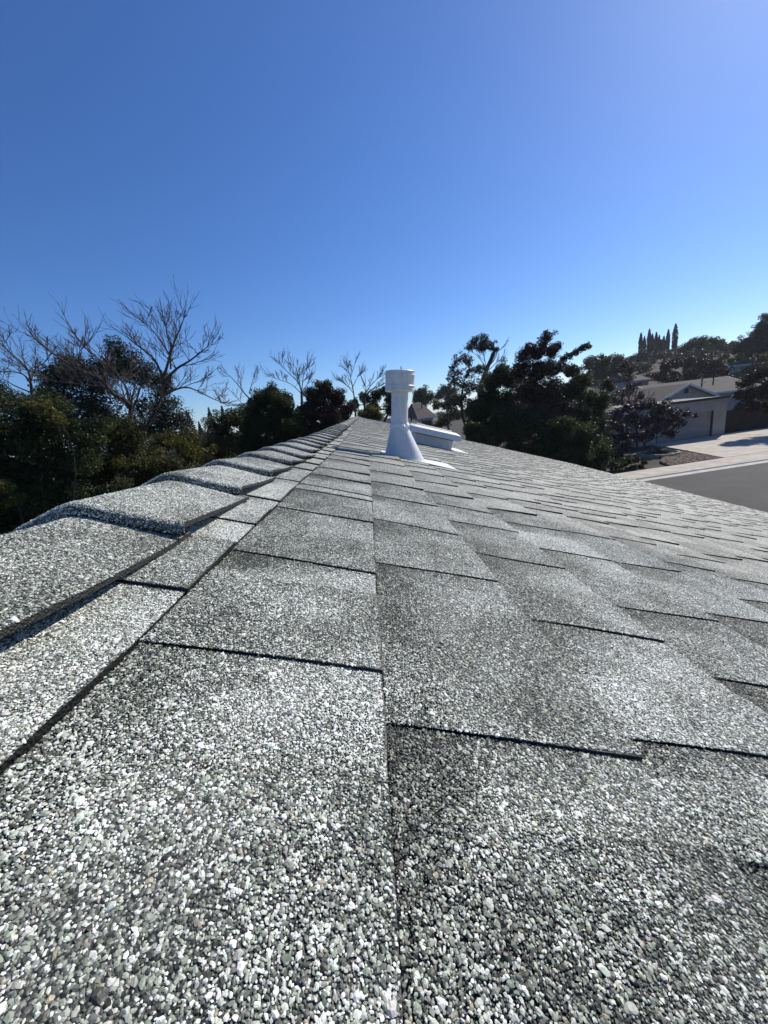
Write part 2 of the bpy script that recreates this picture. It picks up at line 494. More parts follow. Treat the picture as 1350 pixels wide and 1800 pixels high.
# ------------------------------------------------------------------ the house whose roof we stand on
H0 = 0.158                       # the lens above the roof plane
TAN = 1.0 / 3.0                  # a 4-in-12 pitch
PHI = math.atan(TAN); CPH = math.cos(PHI); SPH = math.sin(PHI)
XR = -0.278                       # ridge line
EAVE = 6.0
Y0, Y1 = -3.0, 11.6
_ly = np.array([-5, 0, 1.8, 2.8, 4.0, 4.8, 8.0, 11.5, 14.0]); _lz = np.array([0, 0, 0, .015, .042, .058, .12, .19, .24])
def lift(y):
    y = np.asarray(y, float)
    return sum(np.interp(y + d, _ly, _lz) for d in (-.6, -.3, 0, .3, .6)) / 5.0
def wav(x, y):
    return 0.0014 * np.sin(x * 9.1 + y * 3.7) + 0.0011 * np.sin(x * 4.3 - y * 7.9 + 1.3) + 0.0008 * np.sin(x * 21 + y * 13)
def plane_z(x, y): return CAM_Z - H0 - TAN * x + lift(y)
def roof_pt(x, y, n):
    """point n metres proud of the right-hand slope above (x, y)"""
    x = np.asarray(x, float); y = np.asarray(y, float); n = np.asarray(n, float) + wav(x, y)
    return np.stack([x + n * SPH, y + 0 * x, plane_z(x, y) + n * CPH], -1)
def left_pt(x, y, n):
    x = np.asarray(x, float); y = np.asarray(y, float); n = np.asarray(n, float) + wav(x, y)
    xm = 2 * XR - x
    return np.stack([x - n * SPH, y + 0 * x, plane_z(xm, y) + n * CPH], -1)

house = empty("house", (0, 0, 0))
tag(house, "house under the camera with grey granule shingled gable roof", "house")
roof = empty("roof", (0, 0, 0), parent=house)
# walls and deck
MB().box(-6.2, 5.5, -2.6, 11.2, -0.1, 2.2).build("wall", M['stucco'], house)
def gable(y, nm):
    zr = float(plane_z(XR, y)) - .06
    MB().add([(-6.2, y - .06, 2.2), (5.5, y - .06, 2.2), (XR, y - .06, zr), (-6.2, y + .06, 2.2), (5.5, y + .06, 2.2), (XR, y + .06, zr)],
             [(0, 1, 2), (5, 4, 3), (0, 2, 5, 3), (1, 4, 5, 2), (0, 3, 4, 1)]).build(nm, M['stucco'], house)
gable(-2.5, "gable_wall"); gable(11.1, "gable_wall")
ys = np.linspace(Y0, Y1, 40)
def deck(fn, xa, xb, name):
    V = []; F = []
    for y in ys:
        for (x, n) in ((xa, -.004), (xb, -.004), (xb, -.028), (xa, -.028)):
            V.append(fn(x, y, n - float(wav(x, y))))
    for i in range(len(ys) - 1):
        for k in range(4):
            F.append((i * 4 + k, i * 4 + (k + 1) % 4, (i + 1) * 4 + (k + 1) % 4, (i + 1) * 4 + k))
    F += [(0, 1, 2, 3), tuple(range((len(ys) - 1) * 4, len(ys) * 4))[::-1]]
    add_obj(name, np_mesh(name, V, F), M['deck'], roof)
deck(roof_pt, XR, EAVE - .02, "roof_deck"); deck(left_pt, XR - .002, 2 * XR - EAVE + .02, "roof_deck")
# fascia boards
zf = float(plane_z(EAVE, 0)) - .05
for x in (EAVE - .05, 2 * XR - EAVE + .02):
    V = []; F = []
    for i, y in enumerate(ys):
        z = float(plane_z(EAVE, y)) - .035
        V += [(x, y, z), (x + .03, y, z), (x + .03, y, z - .17), (x, y, z - .17)]
        if i: F += [((i - 1) * 4 + k, (i - 1) * 4 + (k + 1) % 4, i * 4 + (k + 1) % 4, i * 4 + k) for k in range(4)]
    F += [(3, 2, 1, 0), tuple(range(len(V) - 4, len(V)))]
    add_obj("fascia", np_mesh("fascia", V, F), M['fascia'], roof)

# --- courses of laminated shingles: raised tabs between low ones, butts step down the slope
CX0, DX = -0.147, 0.1365
NCOURSE = int((EAVE + .03 - CX0) / DX) + 1
# near edges of the raised tabs as they stand in the photograph, course by course
SEEN = {1: [-0.03, 0.206, 0.363, 0.553, 0.700, 0.753, 0.911, 1.073, 1.299],
        2: [0.020, 0.167, 0.402, 0.588, 0.796, 1.000, 1.242, 1.493],
        3: [0.040, 0.118, 0.183, 0.324, 0.518, 0.700, 0.849, 1.016, 1.212],
        4: [0.120, 0.274, 0.410, 0.622, 0.801, 0.935, 1.14],
        0: [0.090, 0.268, 0.443, 0.575, 0.751, 0.93]}
def course_lines(k):
    L = sorted(SEEN.get(k, []))
    r = random.Random(100 + k)
    y = (L[0] if L else r.uniform(-.1, .05))
    pre = []
    q = y
    while q > Y0 + .12:
        q -= r.choice((.11, .14, .17, .19, .22)); pre.append(q)
    out = pre[::-1] + (L if L else [y])
    q = out[-1]
    while q < Y1 - .12:
        q += r.choice((.11, .14, .17, .19, .22, .25)); out.append(q)
    return [a for a in out if Y0 < a < Y1 - .05]
GX, GY = 4, 3
pieces = []           # (course, ya, yb, raised, seed)
for k in range(NCOURSE):
    Ls = course_lines(k)
    r = random.Random(500 + k)
    Ls = [Y0] + Ls + [Y1]
    for a, b in zip(Ls[:-1], Ls[1:]):
        if b - a < .03: continue
        if b - a < .07: c = a + (b - a) * .6
        else: c = a + (b - a) * r.uniform(.42, .68)
        pieces.append((k, a, c, True, r.randrange(10 ** 6)))
        if c < b: pieces.append((k, c, b, False, r.randrange(10 ** 6)))

def piece_tone(seed, raised, s, y, ya, yb, k=9):
    """s 0..1 down the exposure; the mill's blend of dark and pale stones within one tab"""
    r = random.Random(seed)
    base = r.uniform(.70, 1.32)
    if k == 1 and ya < .2 and yb > .02:          # the nearest shingle: dull, with one pale block at its far lower corner
        return .74 + .16 * s + .42 * sstep(y, .132, .142) * sstep(s, .35, .6) - .25 * sstep(y, .15, .2) * (1 - sstep(s, .1, .5))
    kind = r.random()
    t = (y - ya) / (yb - ya)
    if not raised:                     # low tab: printed dark band in its top corner beside the next raised tab
        d = np.clip(1.15 - (s * 1.0 + (1 - t) * 0.75), 0, 1) * r.uniform(.55, 1.15)
        return base + .08 - d * 1.2 + .22 * s
    if kind < .45:
        return base - .65 * np.clip(.5 - s, 0, 1) * (.4 + .6 * t) + .2 * s - .05
    if kind < .75:
        return base + .22 - .5 * np.clip(.5 - t, 0, 1) * np.clip(.8 - s, 0, 1)
    return base - .12 + .1 * s

def cov_at(x, y):
    d = np.sqrt((x - .05) ** 2 + y ** 2)
    return 1 - sstep(d, .72, 1.02)

def piece_geo(pc, fn=roof_pt, mirror=False):
    k, ya, yb, raised, seed = pc
    r = random.Random(seed + 1)
    xl = CX0 + DX * k; xu = xl - DX
    tb = ((.0056 if ya < .9 else .0072) if raised else .0031) + r.uniform(-.0004, .0007)
    tu = .0021 if raised else .0005
    g = .0004
    sk = r.uniform(-.004, .004) if raised else 0.0
    ss = [-.09, .3, .65, 1.0]
    V = []; T = []; Ed = []; C = []
    xx, yy, nn = [], [], []
    for s in ss:
        for j in range(GY):
            t = j / (GY - 1)
            y = ya + g + (yb - ya - 2 * g) * t
            if j == 0 and raised: y += sk * (s - .5) + r.uniform(-.0011, .0011)
            x = max(xu + DX * s + (r.uniform(-.0009, .0009) if s == 1.0 else 0), XR + .004)
            n = tu + (tb - tu) * max(s, 0) - (.0024 if s < 0 else 0) + r.uniform(-.0002, .0002)
            xx.append(x); yy.append(y); nn.append(n)
            T.append(float(piece_tone(seed, raised, max(s, 0), y, ya, yb, k)) + (.28 if k == 0 else 0))
    xx = np.array(xx); yy = np.array(yy); nn = np.array(nn)
    if mirror: xw = 2 * XR - xx
    else: xw = xx
    top = fn(xw, yy, nn)
    bot = fn(xw, yy, np.full_like(nn, -.003))
    F = []
    nt_ = len(top)
    for i in range(GX - 1):
        for j in range(GY - 1):
            F.append((i * GY + j, (i + 1) * GY + j, (i + 1) * GY + j + 1, i * GY + j + 1))
    loop = [i * GY for i in range(GX)] + [(GX - 1) * GY + j for j in range(1, GY)] + [i * GY + GY - 1 for i in range(GX - 2, -1, -1)] + [j for j in range(GY - 2, 0, -1)]
    m = len(loop)
    Vs = np.concatenate([top, top[loop], bot[loop]])
    for i in range(m):
        j = (i + 1) % m
        F.append((nt_ + i, nt_ + m + i, nt_ + m + j, nt_ + j))
    tone = np.concatenate([T, np.full(2 * m, .5)])
    edge = np.concatenate([np.zeros(nt_), np.ones(2 * m)])
    cov = np.concatenate([cov_at(xx, yy) if not mirror else np.zeros(nt_), np.zeros(2 * m)])
    if mirror: F = [f[::-1] for f in F]
    return Vs, F, tone, edge, cov

def shown(pc):
    k, ya, yb, raised, seed = pc
    xl = CX0 + DX * k
    c = roof_pt(np.array([xl - DX, xl, xl, xl - DX]), np.array([ya, ya, yb, yb]), np.zeros(4))
    u, v, z = project(c)
    if (z < .02).any() or u.max() < 0 or u.min() > 1350 or v.min() > 1800: 
        return 1.0 if ((z > .02).any() and ya < .3 and yb > -.1 and abs(xl) < .4) else 0.0
    u = np.clip(u, 0, 1350); v = np.clip(v, 0, 1800)
    return abs(np.dot(u, np.roll(v, 1)) - np.dot(v, np.roll(u, 1))) / 2
order = sorted(range(len(pieces)), key=lambda i: -shown(pieces[i]))
single = set(order[:300])
JV, JF, JT, JE, JC = [], [], [], [], []; base_i = 0
for i, pc in enumerate(pieces):
    V, F, T, E_, C = piece_geo(pc)
    if i in single:
        add_obj("shingle", np_mesh("shingle", V, F, {'tone': ('POINT', T), 'edge': ('POINT', E_), 'cov': ('POINT', C)}), M['shingle'], roof)
    else:
        JV.append(V); JF.append(np.array(F) + base_i); base_i += len(V); JT.append(T); JE.append(E_); JC.append(C)
for k in range(NCOURSE):                     # the far slope, out of sight behind the ridge
    y = Y0; r = random.Random(900 + k); up_ = True
    while y < Y1 - .05:
        n = min(Y1, y + r.uniform(.18, .42))
        V, F, T, E_, C = piece_geo((k, y, n, up_, r.randrange(10 ** 6)), left_pt, True)
        JV.append(V); JF.append(np.array(F) + base_i); base_i += len(V); JT.append(T); JE.append(E_); JC.append(C)
        y = n; up_ = not up_
tag(add_obj("shingle_field", np_mesh("shingle_field", np.concatenate(JV), np.concatenate(JF),
        {'tone': ('POINT', np.concatenate(JT)), 'edge': ('POINT', np.concatenate(JE)), 'cov': ('POINT', np.concatenate(JC))}), M['shingle'], roof), kind="stuff")

# --- ridge caps: bent over the ridge, thick rounded front edge towards us
CAPE, CAPW = 0.179, 0.097
def cap_prof(x, y):
    """height of the bent cap's underlay line (no thickness) above world zero"""
    d = np.abs(np.asarray(x, float) - XR); rr = .011
    return plane_z(XR, y) + .0085 - .41 * (np.sqrt(d * d + rr * rr) - rr)
def cap_T(y0): return .0110 if y0 < 3.6 else (.0110 - .0070 * min(1, (y0 - 3.6) / .6))
def cap_n(t, T):       # t metres back from the front edge
    t = np.asarray(t, float)
    rise = np.where(t < .0075, np.sqrt(np.clip(1 - ((.0075 - t) / .0075) ** 2, 0, 1)), 1.0)
    return .0045 + T * (.30 + .70 * rise) * (1 - .92 * np.clip((t - .0075) / CAPE, 0, 1.15))
capfronts = [.347 + CAPE * i for i in range(-18, 66)]
capfronts = [y + random.uniform(-.004, .004) - (.045 if y < .3 else 0) for y in capfronts if y < Y1 - .06]
CAPTONE = {}
def cap_xy(ci):
    r = random.Random(40 + ci)
    return r.uniform(-.005, .005), r.uniform(-.003, .003), r.uniform(.9, 1.1)
for ci, yf in enumerate(capfronts):
    sh, skew, tn = cap_xy(ci)
    T = cap_T(yf)
    near = yf < 2.2
    ws = np.linspace(-CAPW, CAPW, 15 if near else 9)
    LC = (capfronts[ci + 1] - yf if ci + 1 < len(capfronts) else CAPE) + .02
    ts = [0.0, .0006, .002, .0045, .0075, .05, .10, .15, CAPE, .2134, LC] if near else [0.0, .0015, .004, .0075, .09, LC]
    ts = sorted(set(t for t in ts if yf + t < Y1 and t <= LC))
    V = []; tone = []; edge = []; cov = []
    for t in ts:
        for w in ws:
            x = XR + sh + w
            y = yf + t + skew * w / CAPW
            curl = .0035 * (abs(w) / CAPW) ** 4 * max(0, 1 - t / .12)      # corners lift a little
            V.append((x, y, float(cap_prof(x, y)) + (float(cap_n(t, T)) + curl) / CPH + float(wav(x, y))))
            tone.append(tn + .05); edge.append(0.0); cov.append(float(cov_at(x, y)))
    nw = len(ws); nt_ = len(V)
    F = [(i * nw + j, i * nw + j + 1, (i + 1) * nw + j + 1, (i + 1) * nw + j) for i in range(len(ts) - 1) for j in range(nw - 1)]
    # edge skirt
    loop = list(range(nw)) + [i * nw + nw - 1 for i in range(1, len(ts))] + list(range(nt_ - 2, nt_ - nw - 1, -1)) + [i * nw for i in range(len(ts) - 2, 0, -1)]
    b0 = len(V)
    for i in loop:
        p = V[i]; V.append(p); tone.append(.5); edge.append(1.0); cov.append(0.0)
    for i in loop:
        p = V[i]
        t = ts[i // nw]
        V.append((p[0], p[1] + (.001 if t == 0 else 0), p[2] - (.0042 if t > 0 else .0042) + random.uniform(-.0006, .0006))); tone.append(.4); edge.append(1.0); cov.append(0.0)
    m = len(loop)
    for i in range(m):
        j = (i + 1) % m
        F.append((b0 + j, b0 + i, b0 + m + i, b0 + m + j))
    me = np_mesh("ridge_cap", V, F, {'tone': ('POINT', tone), 'edge': ('POINT', edge), 'cov': ('POINT', cov)})
    sm = np.zeros(len(me.polygons), dtype=bool); sm[:(len(ts) - 1) * (nw - 1)] = True
    me.polygons.foreach_set("use_smooth", sm)
    add_obj("ridge_cap", me, M['shingle'], roof)

# --- loose stone granules standing on the nearest shingles
def granule_points():
    P = []; T = []; Nn = []
    sp_ = .00097
    byk = {}
    for pc in pieces: byk.setdefault(pc[0], []).append(pc)
    for k in range(0, 11):
        xl = CX0 + DX * k; xu = xl - DX
        for pc in byk.get(k, []):
            _, ya, yb, raised, seed = pc
            if yb < -.12 or ya > 1.15: continue
            y0, y1 = max(ya, -.12), min(yb, 1.15)
            nx = int(DX / sp_ + 4); ny = max(1, int((y1 - y0) / sp_))
            gx, gy = np.meshgrid(np.arange(nx), np.arange(ny), indexing='ij')
            x = xu + (gx.ravel() + .5 * (gy.ravel() % 2) + rng.uniform(-.42, .42, gx.size)) * sp_
            y = y0 + (gy.ravel() + .5 + rng.uniform(-.42, .42, gx.size)) * (y1 - y0) / ny
            keep = (x < xl - .0009) & (x > xu + .0010) & (rng.random(x.size) < cov_at(x, y) * .97)
            # only where the roof can come into view, with a margin to either side
            keep &= (x < .40 + 1.25 * np.maximum(y, 0)) & (x > -.30)
            x = x[keep]; y = y[keep]
            if not len(x): continue
            r = random.Random(seed + 1)
            tb = ((.0056 if ya < .9 else .0072) if raised else .0031) + r.uniform(-.0004, .0007); tu = .0021 if raised else .0005
            s = np.clip((x - xu) / DX, 0, 1)
            n = tu + (tb - tu) * s
            P.append(roof_pt(x, y, n + .0002)); T.append(piece_tone(seed, raised, s, y, ya, yb, k) * np.ones(len(x)) + (.28 if k == 0 else 0))
            Nn.append(np.tile([SPH, 0, CPH], (len(x), 1)))
    for ci, yf in enumerate(capfronts):
        if yf < -.25 or yf > 1.1: continue
        sh, skew, tn = cap_xy(ci); TT = cap_T(yf)
        nx = int(2 * CAPW * .8 / sp_); ny = int(((capfronts[ci + 1] if ci + 1 < len(capfronts) else yf + CAPE) - yf + .002) / sp_)
        gx, gy = np.meshgrid(np.arange(nx), np.arange(ny), indexing='ij')
        w = CAPW - (gx.ravel() + rng.uniform(-.42, .42, gx.size) + .5 * (gy.ravel() % 2)) * sp_
        t = np.abs((gy.ravel() + rng.uniform(-.4, .4, gx.size)) * sp_)
        # extra rows on the rounded front
        fw_ = CAPW - rng.random(nx * 12) * 2 * CAPW * .8
        ft = rng.random(nx * 12) ** 2.0 * .007
        w = np.concatenate([w, fw_]); t = np.concatenate([t, ft])
        x = XR + sh + w; y = yf + t + skew * w / CAPW
        keep = (rng.random(x.size) < cov_at(x, y) * .97) & (w < CAPW)
        x, y, w, t = x[keep], y[keep], w[keep], t[keep]
        curl = .0035 * (np.abs(w) / CAPW) ** 4 * np.maximum(0, 1 - t / .12)
        z = cap_prof(x, y) + (cap_n(t, TT) + curl) / CPH + wav(x, y) + .0002
        # on the very front the stones stick to the vertical face
        fr = t < .0016
        z = np.where(fr, z - rng.random(x.size) * .0042, z)
        sgn = np.sign(x - XR)
        bl = np.clip(np.abs(x - XR) / .02, 0, 1) * sgn
        nrm = np.stack([SPH * bl, -np.clip((.0075 - t) / .0075, 0, 1) * 1.1, np.full_like(x, CPH)], 1)
        nrm /= np.linalg.norm(nrm, axis=1, keepdims=True)
        P.append(np.stack([x, y, z], 1)); T.append(np.full(len(x), tn + .05)); Nn.append(nrm)
    return np.concatenate(P), np.concatenate(T), np.concatenate(Nn)
gp, gt, gn = granule_points()
ng = len(gp)
print("granules", ng)
def vnoise(x, y, s, seed):
    r_ = np.random.default_rng(seed); tab = r_.random((256, 256))
    X = x * s + 100; Y = y * s + 100
    i = np.floor(X).astype(int); j = np.floor(Y).astype(int); fx = X - i; fy = Y - j
    fx = fx * fx * (3 - 2 * fx); fy = fy * fy * (3 - 2 * fy)
    g = lambda a, b: tab[a % 256, b % 256]
    return (g(i, j) * (1 - fx) + g(i + 1, j) * fx) * (1 - fy) + (g(i, j + 1) * (1 - fx) + g(i + 1, j + 1) * fx) * fy
mott = (vnoise(gp[:, 0], gp[:, 1], 26, 1) * .5 + vnoise(gp[:, 0], gp[:, 1], 60, 2) * .3 + vnoise(gp[:, 0], gp[:, 1], 140, 3) * .2 + (vnoise(gp[:, 0], gp[:, 1], 330, 4) - .5) * .15 + (vnoise(gp[:, 0], gp[:, 1], 11, 5) - .5) * .42)
fac = rng.random(ng) + (gt + (mott - .5) * 1.3 - 1.0) * .42
fac = np.clip(fac, 0, 1)
col = np.stack([np.interp(fac, SP, SC[:, c]) for c in range(3)], 1)
tanm = rng.random(ng) < .02
col[tanm] = np.array([.34, .30, .20]) * rng.uniform(.6, 1.3, (tanm.sum(), 1))
hue = rng.normal(0, .05, (ng, 1))
col = np.clip(col * (1 + hue * np.array([[-.5, .3, -.6]])), 0, .9)
# orientation: lie on the surface, spun and tilted a little
a = gn; h = np.zeros_like(a); h[:, 1] = 1.0
e1 = np.cross(h, a); e1 /= np.maximum(np.linalg.norm(e1, axis=1, keepdims=True), 1e-6)
e2 = np.cross(a, e1)
th = rng.uniform(0, 2 * math.pi, ng)
x1 = e1 * np.cos(th)[:, None] + e2 * np.sin(th)[:, None]
tl = rng.normal(0, .28, ng)
a2 = a * np.cos(tl)[:, None] + x1 * np.sin(tl)[:, None]
x2 = x1 * np.cos(tl)[:, None] - a * np.sin(tl)[:, None]
y2 = np.cross(a2, x2)
# rotation matrix columns x2,y2,a2 -> XYZ euler
ey = -np.arcsin(np.clip(x2[:, 2], -1, 1)); ex = np.arctan2(y2[:, 2], a2[:, 2]); ez = np.arctan2(x2[:, 1], x2[:, 0])
size = np.clip(np.exp(rng.normal(math.log(.00053), .34, ng)), .0003, .0017)
scl = np.stack([size * rng.uniform(.95, 1.5, ng), size * rng.uniform(.7, 1.0, ng), size * rng.uniform(.4, .68, ng)], 1)
me = bpy.data.meshes.new("granules")
me.vertices.add(ng); me.vertices.foreach_set("co", gp.astype(np.float32).ravel())
for nm, arr in (("rot", np.stack([ex, ey, ez], 1)), ("scl", scl)):
    at_ = me.attributes.new(nm, 'FLOAT_VECTOR', 'POINT'); at_.data.foreach_set("vector", arr.astype(np.float32).ravel())
at_ = me.attributes.new("stone", 'FLOAT_COLOR', 'POINT'); at_.data.foreach_set("color", np.concatenate([col, np.ones((ng, 1))], 1).astype(np.float32).ravel())
at_ = me.attributes.new("pick", 'INT', 'POINT'); at_.data.foreach_set("value", rng.integers(0, 4, ng).astype(np.int32))
gran = add_obj("granules", me, M['granule'], roof)
tag(gran, kind="stuff")
ngt = bpy.data.node_groups.new("granule_scatter", 'GeometryNodeTree')
ngt.interface.new_socket("Geometry", in_out='INPUT', socket_type='NodeSocketGeometry')
ngt.interface.new_socket("Geometry", in_out='OUTPUT', socket_type='NodeSocketGeometry')
gi = ngt.nodes.new('NodeGroupInput'); go = ngt.nodes.new('NodeGroupOutput')
jn = ngt.nodes.new('GeometryNodeJoinGeometry')
for q in range(4):
    icn = ngt.nodes.new('GeometryNodeMeshIcoSphere'); icn.inputs['Radius'].default_value = 1.0; icn.inputs['Subdivisions'].default_value = 1 if q else 2
    spn = ngt.nodes.new('GeometryNodeSetPosition')
    nz = ngt.nodes.new('ShaderNodeTexNoise'); nz.noise_dimensions = '4D'; nz.inputs['W'].default_value = q * 3.7; nz.inputs['Scale'].default_value = 0.9
    sb = ngt.nodes.new('ShaderNodeVectorMath'); sb.operation = 'SUBTRACT'; sb.inputs[1].default_value = (.5, .5, .5)
    sc_ = ngt.nodes.new('ShaderNodeVectorMath'); sc_.operation = 'SCALE'; sc_.inputs['Scale'].default_value = 1.6
    ngt.links.new(nz.outputs['Color'], sb.inputs[0]); ngt.links.new(sb.outputs[0], sc_.inputs[0]); ngt.links.new(sc_.outputs[0], spn.inputs['Offset'])
    ngt.links.new(icn.outputs['Mesh'], spn.inputs['Geometry'])
    sm_ = ngt.nodes.new('GeometryNodeSetMaterial'); sm_.inputs['Material'].default_value = M['granule']
    ngt.links.new(spn.outputs[0], sm_.inputs[0])
    g2i = ngt.nodes.new('GeometryNodeGeometryToInstance'); ngt.links.new(sm_.outputs[0], g2i.inputs[0])
    ngt.links.new(g2i.outputs[0], jn.inputs[0])
iop = ngt.nodes.new('GeometryNodeInstanceOnPoints')
iop.inputs['Pick Instance'].default_value = True
def named(nm, dt):
    n = ngt.nodes.new('GeometryNodeInputNamedAttribute'); n.data_type = dt; n.inputs['Name'].default_value = nm
    return n.outputs['Attribute']
ngt.links.new(gi.outputs[0], iop.inputs['Points']); ngt.links.new(jn.outputs[0], iop.inputs['Instance'])
ngt.links.new(named('pick', 'INT'), iop.inputs['Instance Index'])
e2r = ngt.nodes.new('FunctionNodeEulerToRotation'); ngt.links.new(named('rot', 'FLOAT_VECTOR'), e2r.inputs[0])
ngt.links.new(e2r.outputs[0], iop.inputs['Rotation'])
ngt.links.new(named('scl', 'FLOAT_VECTOR'), iop.inputs['Scale'])
ngt.links.new(iop.outputs[0], go.inputs[0])
md = gran.modifiers.new("scatter", 'NODES'); md.node_group = ngt

# ------------------------------------------------------------------ vents on the roof
# flue pipe: leans a little down the slope, on an off-centre flashing cone
PY = 1.95
axis = Vector((math.sin(R(6.4)), 0, math.cos(R(6.4))))
top_c = Vector(at(703, 668, PY))                        # middle of the cap
base_t = top_c - axis * 0.0
# where the axis meets the roof plane
def axis_hit():
    p = Vector(top_c)
    for _ in range(40):
        p = p - axis * ((p.z - float(plane_z(p.x, p.y))) * .9)
    return p
foot = axis_hit()
vent = empty("flue_vent", foot)
tag(vent, "tall white flue pipe with round cap on cone flashing near the ridge", "roof vent")
vent.rotation_mode = 'QUATERNION'
vent.rotation_quaternion = Vector((0, 0, 1)).rotation_difference(axis)
LT = (top_c - foot).length
rp_ = .0410; rc_ = .0710
# pipe
MB().lathe([(rp_, .10), (rp_, LT - .04), (rp_ - .003, LT - .04)], 48).build("pipe", M['white'], vent, smooth=True)
# cap: drum with rolled beads and a lid
c0, c1 = LT - .054, LT + .040
prof = [(rc_ * .72, c0 + .004), (rc_ - .003, c0), (rc_ + .001, c0 + .003), (rc_ + .001, c0 + .010), (rc_ - .0015, c0 + .013), (rc_ - .0015, c0 + .018), (rc_ + .002, c0 + .020),
        (rc_ + .002, c0 + .025), (rc_ - .001, c0 + .028), (rc_ - .001, c1 - .026), (rc_ + .001, c1 - .023), (rc_ + .001, c1 - .019), (rc_ - .001, c1 - .016),
        (rc_ - .001, c1 - .006), (rc_ + .001, c1 - .003), (rc_ - .002, c1), (rc_ * .5, c1 + .005), (.002, c1 + .007)]
capo = MB().lathe(prof, 64).build("cap", M['white'], vent, smooth=True)
# standing seam of the drum, facing us
sa = R(-88)
mb = MB()
for (r0, z0, z1) in ((rc_ + .0008, c0 + .028, c1 - .026),):
    for da in (-.012,):
        p = Vector((r0 * math.cos(sa + da), r0 * math.sin(sa + da), 0))
        mb.box(p.x - .002, p.x + .002, p.y - .0012, p.y + .0012, z0, z1)
mb.build("seam", M['white'], capo)
MB().tube([(0.006, 0, c1 + .004), (0.005, 0, c1 + .016), (0.002, 0, c1 + .024)], [.0035, .0025, .0004], 8).build("spike", M['dark'], capo)  # dark spike added for a distant tip seen above the cap
# cone: ring round the pipe lofted to an off-centre ring lying on the slope
inv = Matrix.Translation(foot) @ vent.rotation_quaternion.to_matrix().to_4x4()
invI = inv.inverted()
nrm_v = Vector((SPH, 0, CPH))
def slope_local(dx, dy, n):
    x = foot.x + dx; y = foot.y + dy
    p = Vector((x + n * SPH, y, float(plane_z(x, y)) + n * CPH))
    return invI @ p
nseg = 56
rings = []
zc = .145
lev = [0.0, .25, .5, .75, 1.0]
base_ring = []; top_ring = []
for k in range(nseg):
    t = 2 * math.pi * k / nseg
    bx = .028 + .098 * math.cos(t); by = .080 * math.sin(t)
    base_ring.append(slope_local(bx, by, .007))
    top_ring.append(Vector(((rp_ + .0035) * math.cos(t), (rp_ + .0035) * math.sin(t), zc + .004 * math.sin(5 * t))))
mb = MB(); V = []; F = []
for i, l in enumerate(lev):
    for k in range(nseg):
        b_, t_ = base_ring[k], top_ring[k]
        p = b_.lerp(t_, l ** .92)
        V.append(p)
    if i: F += [((i - 1) * nseg + k, (i - 1) * nseg + (k + 1) % nseg, i * nseg + (k + 1) % nseg, i * nseg + k) for k in range(nseg)]
mb.add(V, F).build("flashing_cone", M['white'], vent, smooth=True)
# sealant smeared round the top of the cone
V = []; F = []; ns = 72; nr = 6
rs_ = random.Random(3)
for k in range(ns):
    t = 2 * math.pi * k / ns
    fat = .0030 + .0022 * rs_.random() + (.0065 * math.exp(-((t - 5.35) / .42) ** 2) * (0.5 + rs_.random())) + .002 * math.exp(-((t - 4.3) / .6) ** 2)
    zc_ = zc + .008 + .006 * math.sin(3 * t + 1) + .004 * rs_.random() - .010 * math.exp(-((t - 5.4) / .35) ** 2)
    hh = .012 + .006 * rs_.random() + .012 * math.exp(-((t - 5.35) / .4) ** 2)
    for q in range(nr):
        s_ = q / (nr - 1)
        rr_ = rp_ - .001 + (fat + .002) * math.sin(math.pi * s_) ** .7 + .0045 * (1 - s_) + rs_.uniform(0, .0012)
        V.append((rr_ * math.cos(t), rr_ * math.sin(t), zc_ + (s_ - .5) * 2 * hh))
F = [(k * nr + q, ((k + 1) % ns) * nr + q, ((k + 1) % ns) * nr + q + 1, k * nr + q + 1) for k in range(ns) for q in range(nr - 1)]
MB().add(V, F).build("sealant", M['sealant'], vent, smooth=True)
# flat apron: runs out over the shingles down the slope
outl = [(-.088, -.070), (.10, -.088), (.165, -.118), (.262, -.128), (.262, .125), (.10, .118), (-.088, .10)]
vt = [slope_local(x, y, .0078 + (.0012 if x > .1 else 0)) for x, y in outl]; vb = [slope_local(x, y, .0050) for x, y in outl]
n_ = len(outl)
MB().add(vt + vb, [tuple(range(n_)), tuple(range(n_, 2 * n_))[::-1]] + [(i, n_ + i, n_ + (i + 1) % n_, (i + 1) % n_) for i in range(n_)]).build("flashing_apron", M['white'], vent)

# low box vent with an overhanging lid
VY = 3.72
pL = at(728, 773, VY); pR = at(793.5, 790, VY)
vx0, vx1 = pL[0], pR[0]
vc = np.array([(vx0 + vx1) / 2, VY + .2])
zc0 = float(plane_z(vc[0], vc[1]))
bv = empty("box_vent", (vc[0], vc[1], zc0 + .003))
tag(bv, "low white metal box vent with wide overhanging lid behind the flue pipe", "roof vent")
bv.rotation_euler = (math.atan(float(lift(VY + .4) - lift(VY)) / .4), PHI, 0)
hw = (vx1 - vx0) / 2 / CPH; hd = .19
def frustum(x0, x1, y0, y1, z0, X0, X1, Y0_, Y1_, z1):
    return ([(x0, y0, z0), (x1, y0, z0), (x1, y1, z0), (x0, y1, z0), (X0, Y0_, z1), (X1, Y0_, z1), (X1, Y1_, z1), (X0, Y1_, z1)],
            [(0, 3, 2, 1), (4, 5, 6, 7), (0, 1, 5, 4), (1, 2, 6, 5), (2, 3, 7, 6), (3, 0, 4, 7)])
MB().add(*frustum(-hw, hw, -hd, hd, -.01, -hw, hw, -hd, hd, .092)).build("collar", M['white'], bv, bevel=.004)
for xx_ in (-hw * .42,):
    MB().box(xx_ - .004, xx_ + .004, -hd - .004, -hd - .001, .0, .088).build("seam", M['white'], bv)
